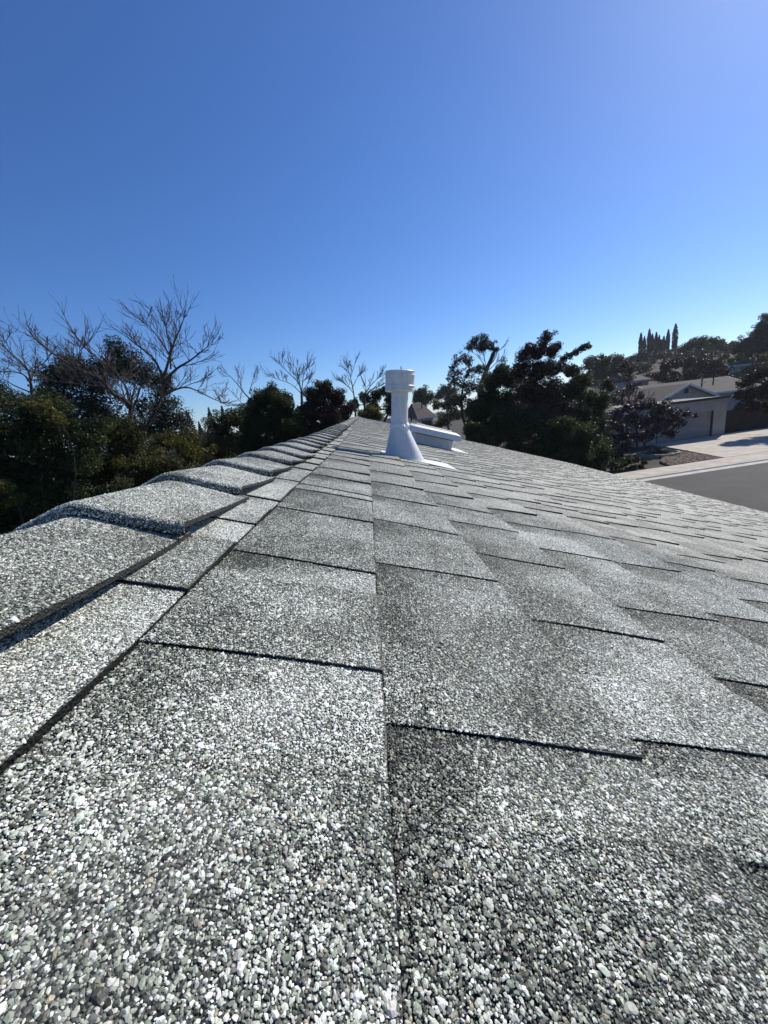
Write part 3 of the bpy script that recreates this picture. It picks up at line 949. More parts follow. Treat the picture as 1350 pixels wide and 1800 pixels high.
# dark block standing in for the shaded gap between collar and lid
MB().box(-hw * .97, hw * .97, -hd * .97, hd * .97, .0925, .108).build("throat_shade", M['dark'], bv)
lw0, lw1, ld0, ld1 = -hw * 1.34, hw * 1.30, -hd - .085, hd + .085
lid = MB()
zb_, zm_, zt_ = .098, .152, .170
ch = .055
ring0 = [(lw0 + .006, ld0 + .006), (lw1 - .006, ld0 + .006), (lw1 - .006, ld1 - .006), (lw0 + .006, ld1 - .006)]
ringA = [(lw0, ld0), (lw1, ld0), (lw1, ld1), (lw0, ld1)]
ringB = [(lw0 + .012, ld0 + .012), (lw1 - .012, ld0 + .012), (lw1 - .012, ld1 - .012), (lw0 + .012, ld1 - .012)]
ringC = [(lw0 + ch, ld0 + ch), (lw1 - ch, ld0 + ch), (lw1 - ch, ld1 - ch), (lw0 + ch, ld1 - ch)]
V = [(*p, zb_ + .002) for p in ring0] + [(*p, zb_) for p in ringA] + [(*p, zm_) for p in ringB] + [(*p, zt_) for p in ringC]
F = [(0, 3, 2, 1)] + [(r_ * 4 + k, r_ * 4 + (k + 1) % 4, (r_ + 1) * 4 + (k + 1) % 4, (r_ + 1) * 4 + k) for r_ in range(3) for k in range(4)] + [(12, 13, 14, 15)]
lo_ = lid.add(V, F).build("lid", M['white'], bv, bevel=.005)
MB().add(*frustum(lw0 + ch + .03, lw1 - ch - .03, ld0 + ch + .05, ld1 - ch - .02, zt_ + .001, lw0 + ch + .04, lw1 - ch - .04, ld0 + ch + .06, ld1 - ch - .03, zt_ + .012)).build("raised_panel", M['white'], lo_, bevel=.003)
MB().box(-hw - .10, hw + .17, -hd - .05, hd + .1, .004, .0075).build("flange", M['white'], bv)

# ------------------------------------------------------------------ buildings across the street
def site_obj(name, label, cat, group=None):
    o = empty(name, site, KROT); tag(o, label, cat, group); return o
gar = site_obj("garage", "flat-roofed pale stucco garage with wide panelled door and concrete drive", "garage")
GA0, GA1, GB0, GB1, GH = 8.6, 16.6, 9.9, 16.2, 2.98
DA0, DA1, DH = 10.35, 15.45, 2.08
w_ = MB()
w_.box(GA0, DA0, GB0, GB0 + .2, 0, GH).box(DA1, GA1, GB0, GB0 + .2, 0, GH).box(DA0, DA1, GB0 + .002, GB0 + .2, DH, GH - .002)
w_.box(GA0, GA0 + .2, GB0 + .2, GB1, 0, GH).box(GA1 - .2, GA1, GB0 + .2, GB1, 0, GH).box(GA0 + .2, GA1 - .2, GB1 - .2, GB1, 0, GH)
w_.build("wall", M['garage'], gar)
MB().box(GA0 - .12, GA1 + .12, GB0 - .12, GB1 + .1, GH + .001, GH + .10).build("flat_roof", M['flatroof'], gar)
MB().box(GA0 - .15, GA1 + .15, GB0 - .15, GB0 - .121, GH - .05, GH + .13).build("roof_trim", M['dark'], gar)
gd = empty("door", (0, 0, 0), parent=gar)
for i in range(4):
    z0 = i * DH / 4 + .01
    MB().box(DA0 + .01, DA1 - .01, GB0 + .12, GB0 + .16, z0, z0 + DH / 4 - .012).build("panel", M['door'], gd)
MB().box(DA1 - .09, DA1 - .002, GB0 + .01, GB0 + .118, 0, DH).build("jamb", M['dark'], gar)
MB().box(DA0 + .002, DA0 + .09, GB0 + .01, GB0 + .118, 0, DH).build("jamb", M['dark'], gar)

def to_ab(p):
    d = np.asarray(p[:2]) - K0
    return float(d @ KD), float(d @ KN)

def gable_house(root, a0, a1, b0, b1, eave, ridge, axis_a=True, over=.35, wall=M['stucco'], rmat=M['roofgrey'], rake=True):
    """a gabled block in its root's frame; ridge along a when axis_a"""
    MB().box(a0, a1, b0, b1, -1.0, eave).build("wall", wall, root)
    th = .10
    if axis_a:
        bm_ = (b0 + b1) / 2; sl = (ridge - eave) / (bm_ - b0)
        MB().add([(a0, b0, eave), (a0, b1, eave), (a0, bm_, ridge - .02), (a0 + .15, b0, eave), (a0 + .15, b1, eave), (a0 + .15, bm_, ridge - .02)], [(0, 1, 2), (5, 4, 3), (0, 2, 5, 3), (1, 4, 5, 2)]).build("gable_wall", wall, root)
        MB().add([(a1 - .15, b0, eave), (a1 - .15, b1, eave), (a1 - .15, bm_, ridge - .02), (a1, b0, eave), (a1, b1, eave), (a1, bm_, ridge - .02)], [(0, 1, 2), (5, 4, 3), (0, 2, 5, 3), (1, 4, 5, 2)]).build("gable_wall", wall, root)
        A0, A1 = a0 - over, a1 + over
        for s_ in (-1, 1):
            be = b0 - over if s_ < 0 else b1 + over
            ze = eave - over * sl
            MB().add([(A0, be, ze), (A1, be, ze), (A1, bm_, ridge), (A0, bm_, ridge), (A0, be, ze + th), (A1, be, ze + th), (A1, bm_, ridge + th), (A0, bm_, ridge + th)],
                     [(0, 3, 2, 1), (4, 5, 6, 7), (0, 1, 5, 4), (1, 2, 6, 5), (2, 3, 7, 6), (3, 0, 4, 7)]).build("roof", rmat, root)
            if rake:
                for A in (A0 - .03, A1 + .001):
                    MB().add([(A, be, ze - .08), (A, be, ze + th + .02), (A, bm_, ridge + th + .02), (A, bm_, ridge - .08), (A + .03, be, ze - .08), (A + .03, be, ze + th + .02), (A + .03, bm_, ridge + th + .02), (A + .03, bm_, ridge - .08)],
                             [(0, 1, 2, 3), (7, 6, 5, 4), (0, 4, 5, 1), (1, 5, 6, 2), (2, 6, 7, 3), (3, 7, 4, 0)]).build("rake_board", M['fascia'], root)
            MB().box(A0, A1, be - .03 if s_ < 0 else be + .001, be - .001 if s_ < 0 else be + .03, ze - .08, ze + th).build("gutter", M['fascia'], root)
    else:
        am = (a0 + a1) / 2; sl = (ridge - eave) / (am - a0)
        MB().add([(a0, b0, eave), (a1, b0, eave), (am, b0, ridge - .02), (a0, b0 + .15, eave), (a1, b0 + .15, eave), (am, b0 + .15, ridge - .02)], [(0, 1, 2), (5, 4, 3), (0, 2, 5, 3), (1, 4, 5, 2)]).build("gable_wall", wall, root)
        B0, B1 = b0 - over, b1
        for s_ in (-1, 1):
            ae = a0 - over if s_ < 0 else a1 + over
            ze = eave - over * sl
            MB().add([(ae, B0, ze), (am, B0, ridge), (am, B1, ridge), (ae, B1, ze), (ae, B0, ze + th), (am, B0, ridge + th), (am, B1, ridge + th), (ae, B1, ze + th)],
                     [(0, 1, 2, 3), (7, 6, 5, 4), (0, 4, 5, 1), (1, 5, 6, 2), (2, 6, 7, 3), (3, 7, 4, 0)]).build("roof", rmat, root)
            if rake:
                MB().add([(ae, B0 - .03, ze - .09), (ae, B0 - .03, ze + th + .02), (am, B0 - .03, ridge + th + .02), (am, B0 - .03, ridge - .09), (ae, B0 - .001, ze - .09), (ae, B0 - .001, ze + th + .02), (am, B0 - .001, ridge + th + .02), (am, B0 - .001, ridge - .09)],
                         [(0, 1, 2, 3), (7, 6, 5, 4), (0, 4, 5, 1), (1, 5, 6, 2), (2, 6, 7, 3), (3, 7, 4, 0)]).build("rake_board", M['fascia'], root)

# the house behind the garage: a front gable and a long roof with white rake boards
nb = site_obj("neighbour_house", "beige stucco house with front gable and grey roof behind the garage", "house")
ga = to_ab(at(1207, 676, 36.0)); 
GZ = float(at(1207, 676, 36.0)[2])
gable_house(nb, ga[0] - 3.0, ga[0] + 2.9, ga[1], ga[1] + 7.0, GZ - 1.25, GZ, axis_a=False)
rr2 = at(1275, 663, 43.5); ra = to_ab(rr2)
gable_house(nb, ga[0] + .6, ra[0] - .3, ra[1] - 3.9, ra[1] + 3.9, float(rr2[2]) - 1.35, float(rr2[2]), axis_a=True)
gv_ = MB().box(ga[0] - .2, ga[0] + .2, ga[1] - .05, ga[1] - .004, GZ - .78, GZ - .36).build("gable_vent", M['dark'], nb)
for (u, v, y) in ((1234, 671, 38.4), (1254, 668, 38.6)):
    p = at(u, v, y); q = to_ab(p)
    MB().tube([(q[0], q[1], float(p[2]) - .5), (q[0], q[1], float(p[2]) + .35)], .06, 8).build("vent_pipe", M['dark'], nb)
    MB().box(q[0] - .25, q[0] + .25, q[1] - .28, q[1] - .06, float(p[2]) - .12, float(p[2]) - .06).build("pipe_flashing", M['fascia'], nb)

# lower wing to the left, mostly behind the plum tree, and the hipped house behind it
wg = site_obj("low_wing", "low grey roofed wing with pale fascia half hidden behind the plum tree", "house")
wl_ = to_ab(at(1066, 735, 29.5)); wr_ = to_ab(at(1140, 716, 30.2))
wz = float(at(1100, 727, 29.8)[2])
MB().box(wl_[0], GA0 - .3, wl_[1] + .3, wl_[1] + 5, -.2, wz - .1).build("wall", M['stucco'], wg)
MB().add([(wl_[0] - .3, wl_[1] - .2, wz), (GA0 - .16, wl_[1] - .2, wz), (GA0 - .16, wl_[1] + 5.5, wz + 1.1), (wl_[0] - .3, wl_[1] + 5.5, wz + 1.1),
          (wl_[0] - .3, wl_[1] - .2, wz + .12), (GA0 - .16, wl_[1] - .2, wz + .12), (GA0 - .16, wl_[1] + 5.5, wz + 1.22), (wl_[0] - .3, wl_[1] + 5.5, wz + 1.22)],
         [(0, 3, 2, 1), (4, 5, 6, 7), (0, 1, 5, 4), (1, 2, 6, 5), (2, 3, 7, 6), (3, 0, 4, 7)]).build("roof", M['roofgrey'], wg)
MB().box(wl_[0] - .35, GA0 - .15, wl_[1] - .24, wl_[1] - .201, wz - .06, wz + .15).build("fascia", M['fascia'], wg)

def hip_house(name, label, uL, uR, vE, vR, Y, wall=M['stucco'], rmat=M['roofgrey'], depth=9.0, rz=None, cat="house", group=None, ridge_frac=.4, wallh=2.6):
    """pyramid-ended roof whose near eave spans uL..uR at row vE and whose ridge stands at row vR"""
    pl_, pr_ = at(uL, vE, Y), at(uR, vE, Y)
    c = (pl_ + pr_) / 2; w = float(np.hypot(*(pr_ - pl_)[:2]))
    ze = float(c[2]); zr = float(at((uL + uR) / 2, vR, Y + depth / 2)[2])
    zr = max(zr, ze + .7)
    o = empty(name, (c[0], c[1], 0), KROT if rz is None else rz); tag(o, label, cat, group)
    zg = float(ground_h(c[0], c[1] + depth / 2)) - .6
    zg = min(zg, ze - 1.0)
    MB().box(-w / 2 + .4, w / 2 - .4, .4, depth - .4, zg, ze + .05).build("wall", wall, o)
    rf_ = w / 2 * ridge_frac
    MB().add([(-w / 2, 0, ze), (w / 2, 0, ze), (w / 2, depth, ze), (-w / 2, depth, ze), (-rf_, depth / 2, zr), (rf_, depth / 2, zr)],
             [(0, 1, 5, 4), (1, 2, 5), (2, 3, 4, 5), (3, 0, 4), (3, 2, 1, 0)]).build("roof", rmat, o)
    MB().box(-w / 2 - .02, w / 2 + .02, -.04, -.002, ze - .16, ze + .02).build("fascia", M['fascia'], o)
    k = max(1, int(w / 4))
    for i in range(k):
        a = -w / 2 + (i + .5) * w / k
        MB().box(a - .6, a + .6, .36, .398, ze - 1.5, ze - .4).build("window", M['glass'], o)
    MB().tube([(rf_ * .4, depth * .3, ze), (rf_ * .4, depth * .3, ze + (zr - ze) * .6 + .5)], .07, 8).build("vent_pipe", M['dark'], o)
    return o
hip_house("hipped_house", "grey hipped roof between plum tree and gabled house", 1120, 1186, 706, 681, 39.0, ridge_frac=.15)
hip_house("hill_house", "dark roofed house below the row of cypress trees", 1102, 1150, 668, 650, 62.0, ridge_frac=.3)
hip_house("hill_house", "grey roofed house on the hill above the rust tree", 1276, 1350, 640, 622, 66.0, ridge_frac=.7)
hip_house("far_house", "brown roofed house seen right of the flue pipe", 733, 768, 733, 706, 46.0, rmat=M['roofbrown'], ridge_frac=.5)
hip_house("far_house", "low brown roof just behind the flue pipe and box vent", 716, 752, 750, 738, 31.0, rmat=M['roofbrown'], ridge_frac=.6)
hip_house("far_house", "grey roof half hidden by the small yellowish bush", 655, 690, 742, 732, 34.0, ridge_frac=.6)
hip_house("hill_house", "grey roof left of the plum tree under the far trees", 1026, 1080, 690, 676, 45.0, ridge_frac=.6)

# dark board fence right of the garage
fn_ = site_obj("board_fence", "dark weathered board fence right of the garage", "fence")
fb_me = None
for i in range(70):
    a = GA1 + .05 + i * .15
    h_ = 1.9
    if fb_me is None:
        ob = MB().box(0, .142, 0, .022, 0.02, h_).build("board", M['fence'], fn_); fb_me = ob.data
    else:
        ob = bpy.data.objects.new("board", fb_me); COL.objects.link(ob); ob.parent = fn_
    ob.location = (a, GB0 + .6 + random.uniform(-.006, .006), random.uniform(-.03, .02))
for z in (.4, 1.5):
    MB().box(GA1 + .05, GA1 + 10.5, GB0 + .64, GB0 + .69, z, z + .09).build("rail", M['fence'], fn_)

# ------------------------------------------------------------------ trees and shrubs
def unit(n):
    v = rng.normal(size=(n, 3)); return v / np.linalg.norm(v, axis=1, keepdims=True)

def leaf_cloud(blobs, leaf, dens, aspect=.5, core=.3, up=.25, clump=.36):
    """blobs: (centre, radius, squash); returns quads of leaf size scattered clump by clump"""
    C = []; T = []; S = []
    for (c, r, sq) in blobs:
        area = math.pi * r * r
        n = int(dens * area / (leaf * leaf * aspect * .5) * 1.15)
        n = max(n, 30)
        m = max(5, int(9 + 10 * rng.random()))
        d = unit(m); d[:, 2] = d[:, 2] * .9 + .12
        cc = d * (r * rng.uniform(.42, .88, (m, 1))) * np.array([1, 1, sq])
        cr = r * rng.uniform(clump * .7, clump * 1.25, m)
        w = cr ** 2; w /= w.sum()
        k = rng.choice(m, n, p=w)
        q = unit(n) * (rng.random((n, 1)) ** .45) * cr[k][:, None] * np.array([1, 1, .85])
        C.append(c + cc[k] + q); S.append(np.full(n, 1.0))
        ct = rng.uniform(.15, .75, m)
        T.append(np.clip(ct[k] + rng.normal(0, .2, n), 0, 1))
        nc = int(n * core)
        C.append(c + unit(nc) * (rng.random((nc, 1)) ** .4) * r * .62 * np.array([1, 1, sq])); S.append(np.full(nc, 1.5)); T.append(np.clip(rng.normal(.3, .2, nc), 0, 1))
    C = np.concatenate(C); T = np.concatenate(T); S = np.concatenate(S)
    n = len(C)
    nrm = unit(n) + np.array([0, 0, up * 2]); nrm /= np.linalg.norm(nrm, axis=1, keepdims=True)
    d = unit(n); d[:, 2] -= .25
    d -= nrm * (d * nrm).sum(1, keepdims=True); d /= np.maximum(np.linalg.norm(d, axis=1, keepdims=True), 1e-6)
    s = np.cross(nrm, d)
    L = (leaf * S * rng.uniform(.6, 1.35, n))[:, None]
    V = np.empty((n, 4, 3))
    V[:, 0] = C - d * L * .5
    V[:, 1] = C + s * L * aspect * .5 - d * L * .05 + nrm * L * .08
    V[:, 2] = C + d * L * .5
    V[:, 3] = C - s * L * aspect * .5 - d * L * .05 + nrm * L * .08
    return V.reshape(-1, 3), np.arange(n * 4).reshape(n, 4), T

def bend(p0, p1, k=5, amp=.08, seed=0):
    r = random.Random(seed)
    p0 = Vector(p0); p1 = Vector(p1)
    L = (p1 - p0).length
    off = Vector((r.uniform(-1, 1), r.uniform(-1, 1), r.uniform(-.3, 1))) * L * amp
    return [p0.lerp(p1, i / (k - 1)) + off * math.sin(math.pi * i / (k - 1)) + Vector((r.uniform(-1, 1), r.uniform(-1, 1), r.uniform(-1, 1))) * L * .012 * (0 < i < k - 1) for i in range(k)]

TREE_N = [0]
def leafy(name, label, cat, Y, blobs, mat, leaf_px=4.0, dens=1.0, aspect=.5, core=.35, trunk_u=None, group=None, bark=M['bark'], tr=None, clump=.36, thick=1.0, up=.25):
    """blobs in photograph units (u, v, radius[, depth offset]) standing about Y metres ahead"""
    TREE_N[0] += 1
    B = []
    for b in blobs:
        u, v, r = b[:3]; dy = b[3] if len(b) > 3 else rng.uniform(-.3, .3) * r * Y / F_PX
        y = Y + dy
        rm = r * y / F_PX
        B.append((at(u, v, y), rm, .92))
    mean = np.mean([b[0] for b in B], axis=0)
    tb = mean.copy() if trunk_u is None else at(trunk_u, 760, Y)
    x, y = tb[0], tb[1]
    g = float(ground_h(x, y))
    o = empty(name, (x, y, g)); tag(o, label, cat, group)
    off = np.array([x, y, g])
    leaf_px *= .86; dens *= 1.45
    leaf = leaf_px * Y / F_PX
    V, F, T = leaf_cloud(B, leaf, dens, aspect, core, up, clump)
    zmin = min(b[0][2] - b[1] for b in B)
    h = mean[2] - g
    tr = tr or max(.06, .028 * h + .03)
    mb = MB()
    fork = np.array([0, 0, max(.25, (zmin - g) * .75 if zmin > g + .6 else .3 * h)])
    mb.tube(bend((0, 0, -.2), fork, 5, .03, TREE_N[0]), [tr * 1.25, tr, tr * .92, tr * .88, tr * .8], 9)
    nodes = [(Vector(fork), tr * .7)]
    for i, (c, r, _) in enumerate(sorted(B, key=lambda b: b[0][2])):
        e = Vector(c - off)
        cand = [n for n in nodes if n[0].z < e.z + .05] or nodes[:1]
        p, pr_ = min(cand, key=lambda n: (n[0] - e).length + (.0 if n is not nodes[0] else r * .4))
        er = max(pr_ * .55, tr * .10)
        mb.tube(bend(p, e, 5, .13, i + TREE_N[0] * 31), [pr_ * .85, pr_ * .75, (pr_ + er) * .45, er * 1.05, er * .9], 6)
        nodes.append((e, er))
        for q in range(4):
            t_ = e + Vector(unit(1)[0]) * r * random.uniform(.5, .9)
            mb.tube(bend(p.lerp(e, random.uniform(.6, 1.0)), t_, 4, .15, q + i * 7), [er * .5, er * .35, er * .22, er * .08], 4, caps=False)
    mb.build("trunk", bark, o)
    me = np_mesh("crown", V - off, F, {'tone': ('FACE', T)})
    add_obj("crown", me, mat, o)
    return o

# --- bare trees: limbs laid along the photograph's limbs, twigs grown from them
def grow(mb, p, d, L, r, lvl, R_, lift_=.22, spread=.75, rmin=.006):
    n = 5
    pts = [Vector(p)]; dirs = Vector(d).normalized()
    for i in range(n - 1):
        dirs = (dirs + Vector((R_.uniform(-1, 1), R_.uniform(-1, 1), R_.uniform(-.6, 1))) * .16 + Vector((0, 0, lift_)) * .22).normalized()
        pts.append(pts[-1] + dirs * (L / (n - 1)))
    rr = [max(r * (1 - .72 * i / (n - 1)), rmin * .55) for i in range(n)]
    mb.tube(pts, rr, 5 if lvl > 1 else 4 if lvl > 0 else 3, caps=False)
    if lvl <= 0: return
    k = R_.randint(3, 5) if lvl > 1 else R_.randint(2, 4)
    for j in range(k):
        t = .12 + .8 * (j + R_.uniform(.2, .9)) / k
        i = min(int(t * (n - 1)), n - 2); f = t * (n - 1) - i
        q = pts[i].lerp(pts[i + 1], f)
        dd = (pts[i + 1] - pts[i]).normalized()
        side = Vector((R_.uniform(-1, 1), R_.uniform(-1, 1), R_.uniform(-.7, .8))).normalized()
        nd = (dd * (1 - spread * .2) + side * spread * .8).normalized()
        grow(mb, q, nd, L * R_.uniform(.45, .75) * (1.1 - .4 * t), max(rr[i] * .65, rmin), lvl - 1, R_, lift_, spread, rmin)

def bare(name, label, Y, limbs, twig, seed, group=None, bark=M['barkpale'], rmin=.006, lvl=2, every=.5, spread=.75, squash=1.0, thin=.72):
    """limbs: list of (start radius, [(u, v, dY), ...])"""
    R_ = random.Random(seed)
    p0 = at(*limbs[0][1][0][:2], Y)
    x, y = (p0[0], p0[1])
    g = float(ground_h(x, y))
    o = empty(name, (x, y, g)); tag(o, label, "tree", group)
    off = Vector((x, y, g))
    tk = MB(); br = MB()
    v0 = limbs[0][1][-1][1]
    for li, (r0, pts) in enumerate(limbs):
        if li: pts = [(u, v0 + (v - v0) * squash if v < v0 else v, d) for (u, v, d) in pts]
        W = [Vector(at(u, v, Y + d)) - off for (u, v, d) in pts]
        if li == 0: W = [Vector((0, 0, -.3))] + W
        else: W[-1] = W[-2].lerp(W[-1], .5)
        # smooth
        P = []
        for i in range(len(W) - 1):
            a = W[max(i - 1, 0)]; b = W[i]; c = W[i + 1]; d = W[min(i + 2, len(W) - 1)]
            for s in (0, .33, .66):
                P.append(0.5 * ((2 * b) + (c - a) * s + (2 * a - 5 * b + 4 * c - d) * s * s + (3 * b - a - 3 * c + d) * s ** 3))
        P.append(W[-1])
        n = len(P)
        r0 *= thin
        rr = [max(r0 * (1 - .82 * (i / (n - 1)) ** .8), rmin) if li else r0 * (1.15 - .25 * i / (n - 1)) for i in range(n)]
        (tk if li == 0 else br).tube(P, rr, 8 if r0 > .05 else 6)
        if li == 0: continue
        acc = 0.0
        for i in range(1, n):
            seg = (P[i] - P[i - 1]).length; acc += seg
            f = i / (n - 1)
            while acc > every and f > .22:
                acc -= every * R_.uniform(.7, 1.3)
                dd = (P[i] - P[i - 1]).normalized()
                side = Vector((R_.uniform(-1, 1), R_.uniform(-1, 1), R_.uniform(-.25, 1))).normalized()
                grow(br, P[i], (dd * .6 + side * .8), twig * R_.uniform(.5, 1.1) * (1.1 - .55 * f), max(rr[i] * .5, rmin), lvl, R_, spread=spread, rmin=rmin)
        dd = (P[-1] - P[-3]).normalized()
        for q in range(3):
            grow(br, P[-1], (dd + Vector((R_.uniform(-.5, .5), R_.uniform(-.5, .5), R_.uniform(-.2, .5)))), twig * R_.uniform(.5, .9), rmin * 1.3, 1, R_, spread=spread, rmin=rmin)
    tk.build("trunk", bark, o)
    br.build("branches", bark, o)
    return o

# left, beyond the ridge ------------------------------------------------------
bare("bare_tree", "large bare grey tree with two spreading trunks left of the ridge", 9.0, [
    (.10, [(218, 900, 0), (222, 830, 0), (224, 783, 0)]),
    (.10, [(224, 783, 0), (228, 745, 0), (228, 707, 0), (200, 687, -.2), (177, 660, -.3), (130, 637, -.3), (83, 603, -.4), (33, 557, -.5)]),
    (.06, [(228, 707, 0), (222, 675, .2), (205, 650, .3), (187, 633, .3), (153, 603, .2), (117, 563, .2)]),
    (.10, [(226, 795, 0), (245, 765, 0), (267, 733, 0), (283, 693, .1), (287, 660, .1)]),
    (.055, [(287, 660, .1), (278, 635, .1), (267, 617, 0), (240, 595, -.2), (220, 577, -.2)]),
    (.06, [(287, 660, .1), (295, 630, .2), (303, 600, .3), (318, 560, .4), (329, 530, .4)]),
    (.055, [(289, 664, .1), (310, 640, 0), (333, 625, -.2), (355, 607, -.3), (374, 590, -.3)]),
    (.05, [(283, 692, .1), (305, 680, .2), (333, 675, .3), (377, 697, .4), (425, 712, .5)]),
    (.045, [(226, 712, 0), (195, 676, .3), (167, 672, .5), (100, 663, .6), (30, 640, .6)]),
    (.035, [(300, 640, .2), (296, 610, .1), (262, 560, .1), (247, 548, .1)]),
    (.03, [(303, 605, .3), (293, 575, .3), (289, 545, .3)]),
    (.03, [(200, 688, -.2), (150, 650, -.5), (138, 615, -.6), (155, 585, -.6)]),
], .80, 11, rmin=.0055, every=.15, squash=.94, thin=.6)
bare("bare_tree", "tangled bare tree at the far left edge of the picture", 10.5, [
    (.07, [(62, 760, 0), (60, 720, 0), (55, 680, 0)]),
    (.05, [(55, 680, 0), (50, 650, 0), (30, 625, 0), (5, 600, 0), (-30, 560, 0)]),
    (.04, [(55, 675, 0), (40, 655, -.2), (10, 650, -.2), (-25, 655, -.2)]),
    (.04, [(54, 670, 0), (62, 645, .2), (75, 635, .2), (90, 620, .2)]),
    (.035, [(55, 690, 0), (30, 680, -.2), (10, 668, -.2), (-15, 660, -.2)]),
    (.03, [(56, 665, 0), (46, 640, .2), (40, 625, .2)]),
], .75, 12, every=.2, spread=.9, squash=.9, thin=.6)
bare("bare_tree", "small bare tree leaning left of the dark evergreen bush", 13.0, [
    (.07, [(440, 760, 0), (442, 725, 0), (438, 700, 0)]),
    (.045, [(438, 700, 0), (430, 690, 0), (418, 672, 0), (405, 655, 0), (396, 648, 0)]),
    (.035, [(436, 705, 0), (428, 712, 0), (400, 712, 0), (378, 700, 0)]),
    (.03, [(438, 690, 0), (443, 668, .2), (447, 650, .2)]),
], .65, 13, every=.2, squash=.85, thin=.6)
bare("bare_tree", "fan shaped bare tree above the two dark bushes", 17.0, [
    (.10, [(530, 760, 0), (531, 720, 0), (530, 690, 0)]),
    (.05, [(530, 690, 0), (524, 668, 0), (510, 650, 0), (495, 632, 0), (488, 624, 0)]),
    (.05, [(530, 688, 0), (532, 668, 0), (534, 648, 0), (543, 624, 0)]),
    (.045, [(530, 690, 0), (526, 664, .4), (521, 640, .4), (512, 622, .4)]),
    (.04, [(528, 690, 0), (512, 672, -.3), (492, 662, -.3), (475, 655, -.3)]),
    (.04, [(531, 690, 0), (540, 672, -.3), (548, 655, -.3)]),
], .75, 14, every=.26, squash=.80, thin=.55, rmin=.009, spread=.6)
bare("bare_tree", "slim bare tree left of the flue pipe", 19.0, [
    (.09, [(627, 760, 0), (625, 725, 0), (623, 700, 0)]),
    (.06, [(623, 700, 0), (619, 670, 0), (614, 645, 0), (607, 622, 0)]),
    (.04, [(620, 675, 0), (628, 655, 0), (638, 640, 0)]),
    (.035, [(622, 690, 0), (610, 672, .3), (596, 660, .3)]),
    (.035, [(616, 655, 0), (622, 632, .2), (625, 618, .2)]),
], .75, 15, every=.26, squash=.80, thin=.55, rmin=.010, spread=.6)
bare("bare_tree", "bare branches slanting up right beside the flue pipe", 20.0, [
    (.10, [(642, 760, 0), (641, 725, 0), (641, 700, 0)]),
    (.06, [(641, 700, 0), (646, 682, 0), (660, 664, 0), (678, 642, 0)]),
    (.05, [(641, 700, 0), (643, 680, .2), (641, 668, .2)]),
    (.04, [(643, 692, 0), (658, 680, -.3), (672, 672, -.3)]),
], .75, 16, every=.26, squash=.85, thin=.55, rmin=.010, spread=.5)

leafy("hedge_tree", "dark glossy shrub filling the lower left corner", "shrub", 7.5,
      [(15, 760, 62), (75, 740, 55), (40, 820, 75), (120, 810, 65), (20, 880, 70), (100, 880, 60), (150, 760, 45), (-50, 800, 80), (-60, 730, 60), (60, 930, 70), (160, 890, 60), (-40, 900, 90), (210, 870, 40)], M['lf_dark'], 5.0, .98, core=.4)
leafy("hedge_tree", "yellow tinged dark shrub under the bare tree", "shrub", 8.6,
      [(190, 770, 50), (170, 830, 55), (240, 820, 50), (225, 770, 38), (290, 820, 40), (260, 860, 45), (330, 840, 40), (200, 880, 50), (120, 900, 55)], M['lf_olive'], 4.4, .92, core=.4)
leafy("oak_tree", "rounded evergreen tree behind the large bare tree", "tree", 12.5,
      [(205, 612, 21), (206, 640, 38), (128, 650, 35), (160, 662, 44), (240, 655, 40), (285, 676, 30), (110, 685, 46), (272, 715, 42), (180, 708, 50), (140, 740, 55), (300, 748, 38), (240, 755, 50), (95, 660, 28)],
      M['lf_grey'], 3.8, .80, core=.3, clump=.33, trunk_u=215)
leafy("oak_tree", "dark tree at the left edge behind the tangled bare tree", "tree", 14.0,
      [(-5, 700, 36), (25, 712, 28), (60, 722, 34), (85, 700, 30), (-40, 690, 40), (100, 740, 40)], M['lf_dark'], 3.8, .95)
leafy("yellow_shrub", "yellow green shrub right of the large bare tree", "shrub", 11.5,
      [(330, 785, 34), (350, 805, 34), (305, 775, 24), (362, 830, 30), (325, 825, 36), (282, 786, 24), (262, 796, 22)], M['lf_yellow'], 4.0, .95)
leafy("yellow_shrub", "small yellow green sprig below the bare tree trunk", "shrub", 9.6, [(205, 802, 17), (190, 812, 14), (213, 818, 18)], M['lf_yellow'], 4.4, .8, tr=.02)
leafy("yellow_shrub", "yellow green leaves in the bottom of the left hedge", "shrub", 6.6, [(8, 858, 20), (28, 880, 18), (-8, 884, 20)], M['lf_yellow'], 4.6, .8, tr=.012)
leafy("yellow_shrub", "yellow green leaves on top of the left hedge", "shrub", 6.9, [(82, 722, 20), (58, 716, 16), (104, 738, 16)], M['lf_yellow'], 4.6, .55, tr=.012)
leafy("grey_shrub", "brownish green shrub left of the dark evergreen bush", "shrub", 15.0,
      [(385, 750, 30), (410, 735, 30), (405, 775, 36), (375, 790, 32), (430, 745, 26), (395, 815, 40)], M['lf_olive'], 3.6, .85)
leafy("evergreen_bush", "big dark evergreen bush left of the ridge's far end", "shrub", 12.0,
      [(478, 696, 27), (455, 712, 30), (500, 710, 28), (450, 745, 34), (485, 745, 40), (515, 745, 34), (440, 780, 36), (495, 790, 40)], M['lf_dark'], 3.4, 1.35, core=.6)
leafy("evergreen_bush", "dark bush with brown tips beside the ridge's far end", "shrub", 12.6,
      [(572, 684, 22), (555, 700, 26), (592, 700, 22), (545, 725, 30), (580, 730, 34), (605, 725, 22), (550, 760, 34), (590, 765, 36)], M['lf_brown'], 3.4, 1.3, core=.6)
leafy("small_bush", "small yellowish bush behind the ridge end left of the pipe", "shrub", 18.0,
      [(650, 722, 16), (636, 730, 14), (662, 732, 13), (650, 742, 18)], M['lf_yellow'], 3.2, 1.2, core=.5)
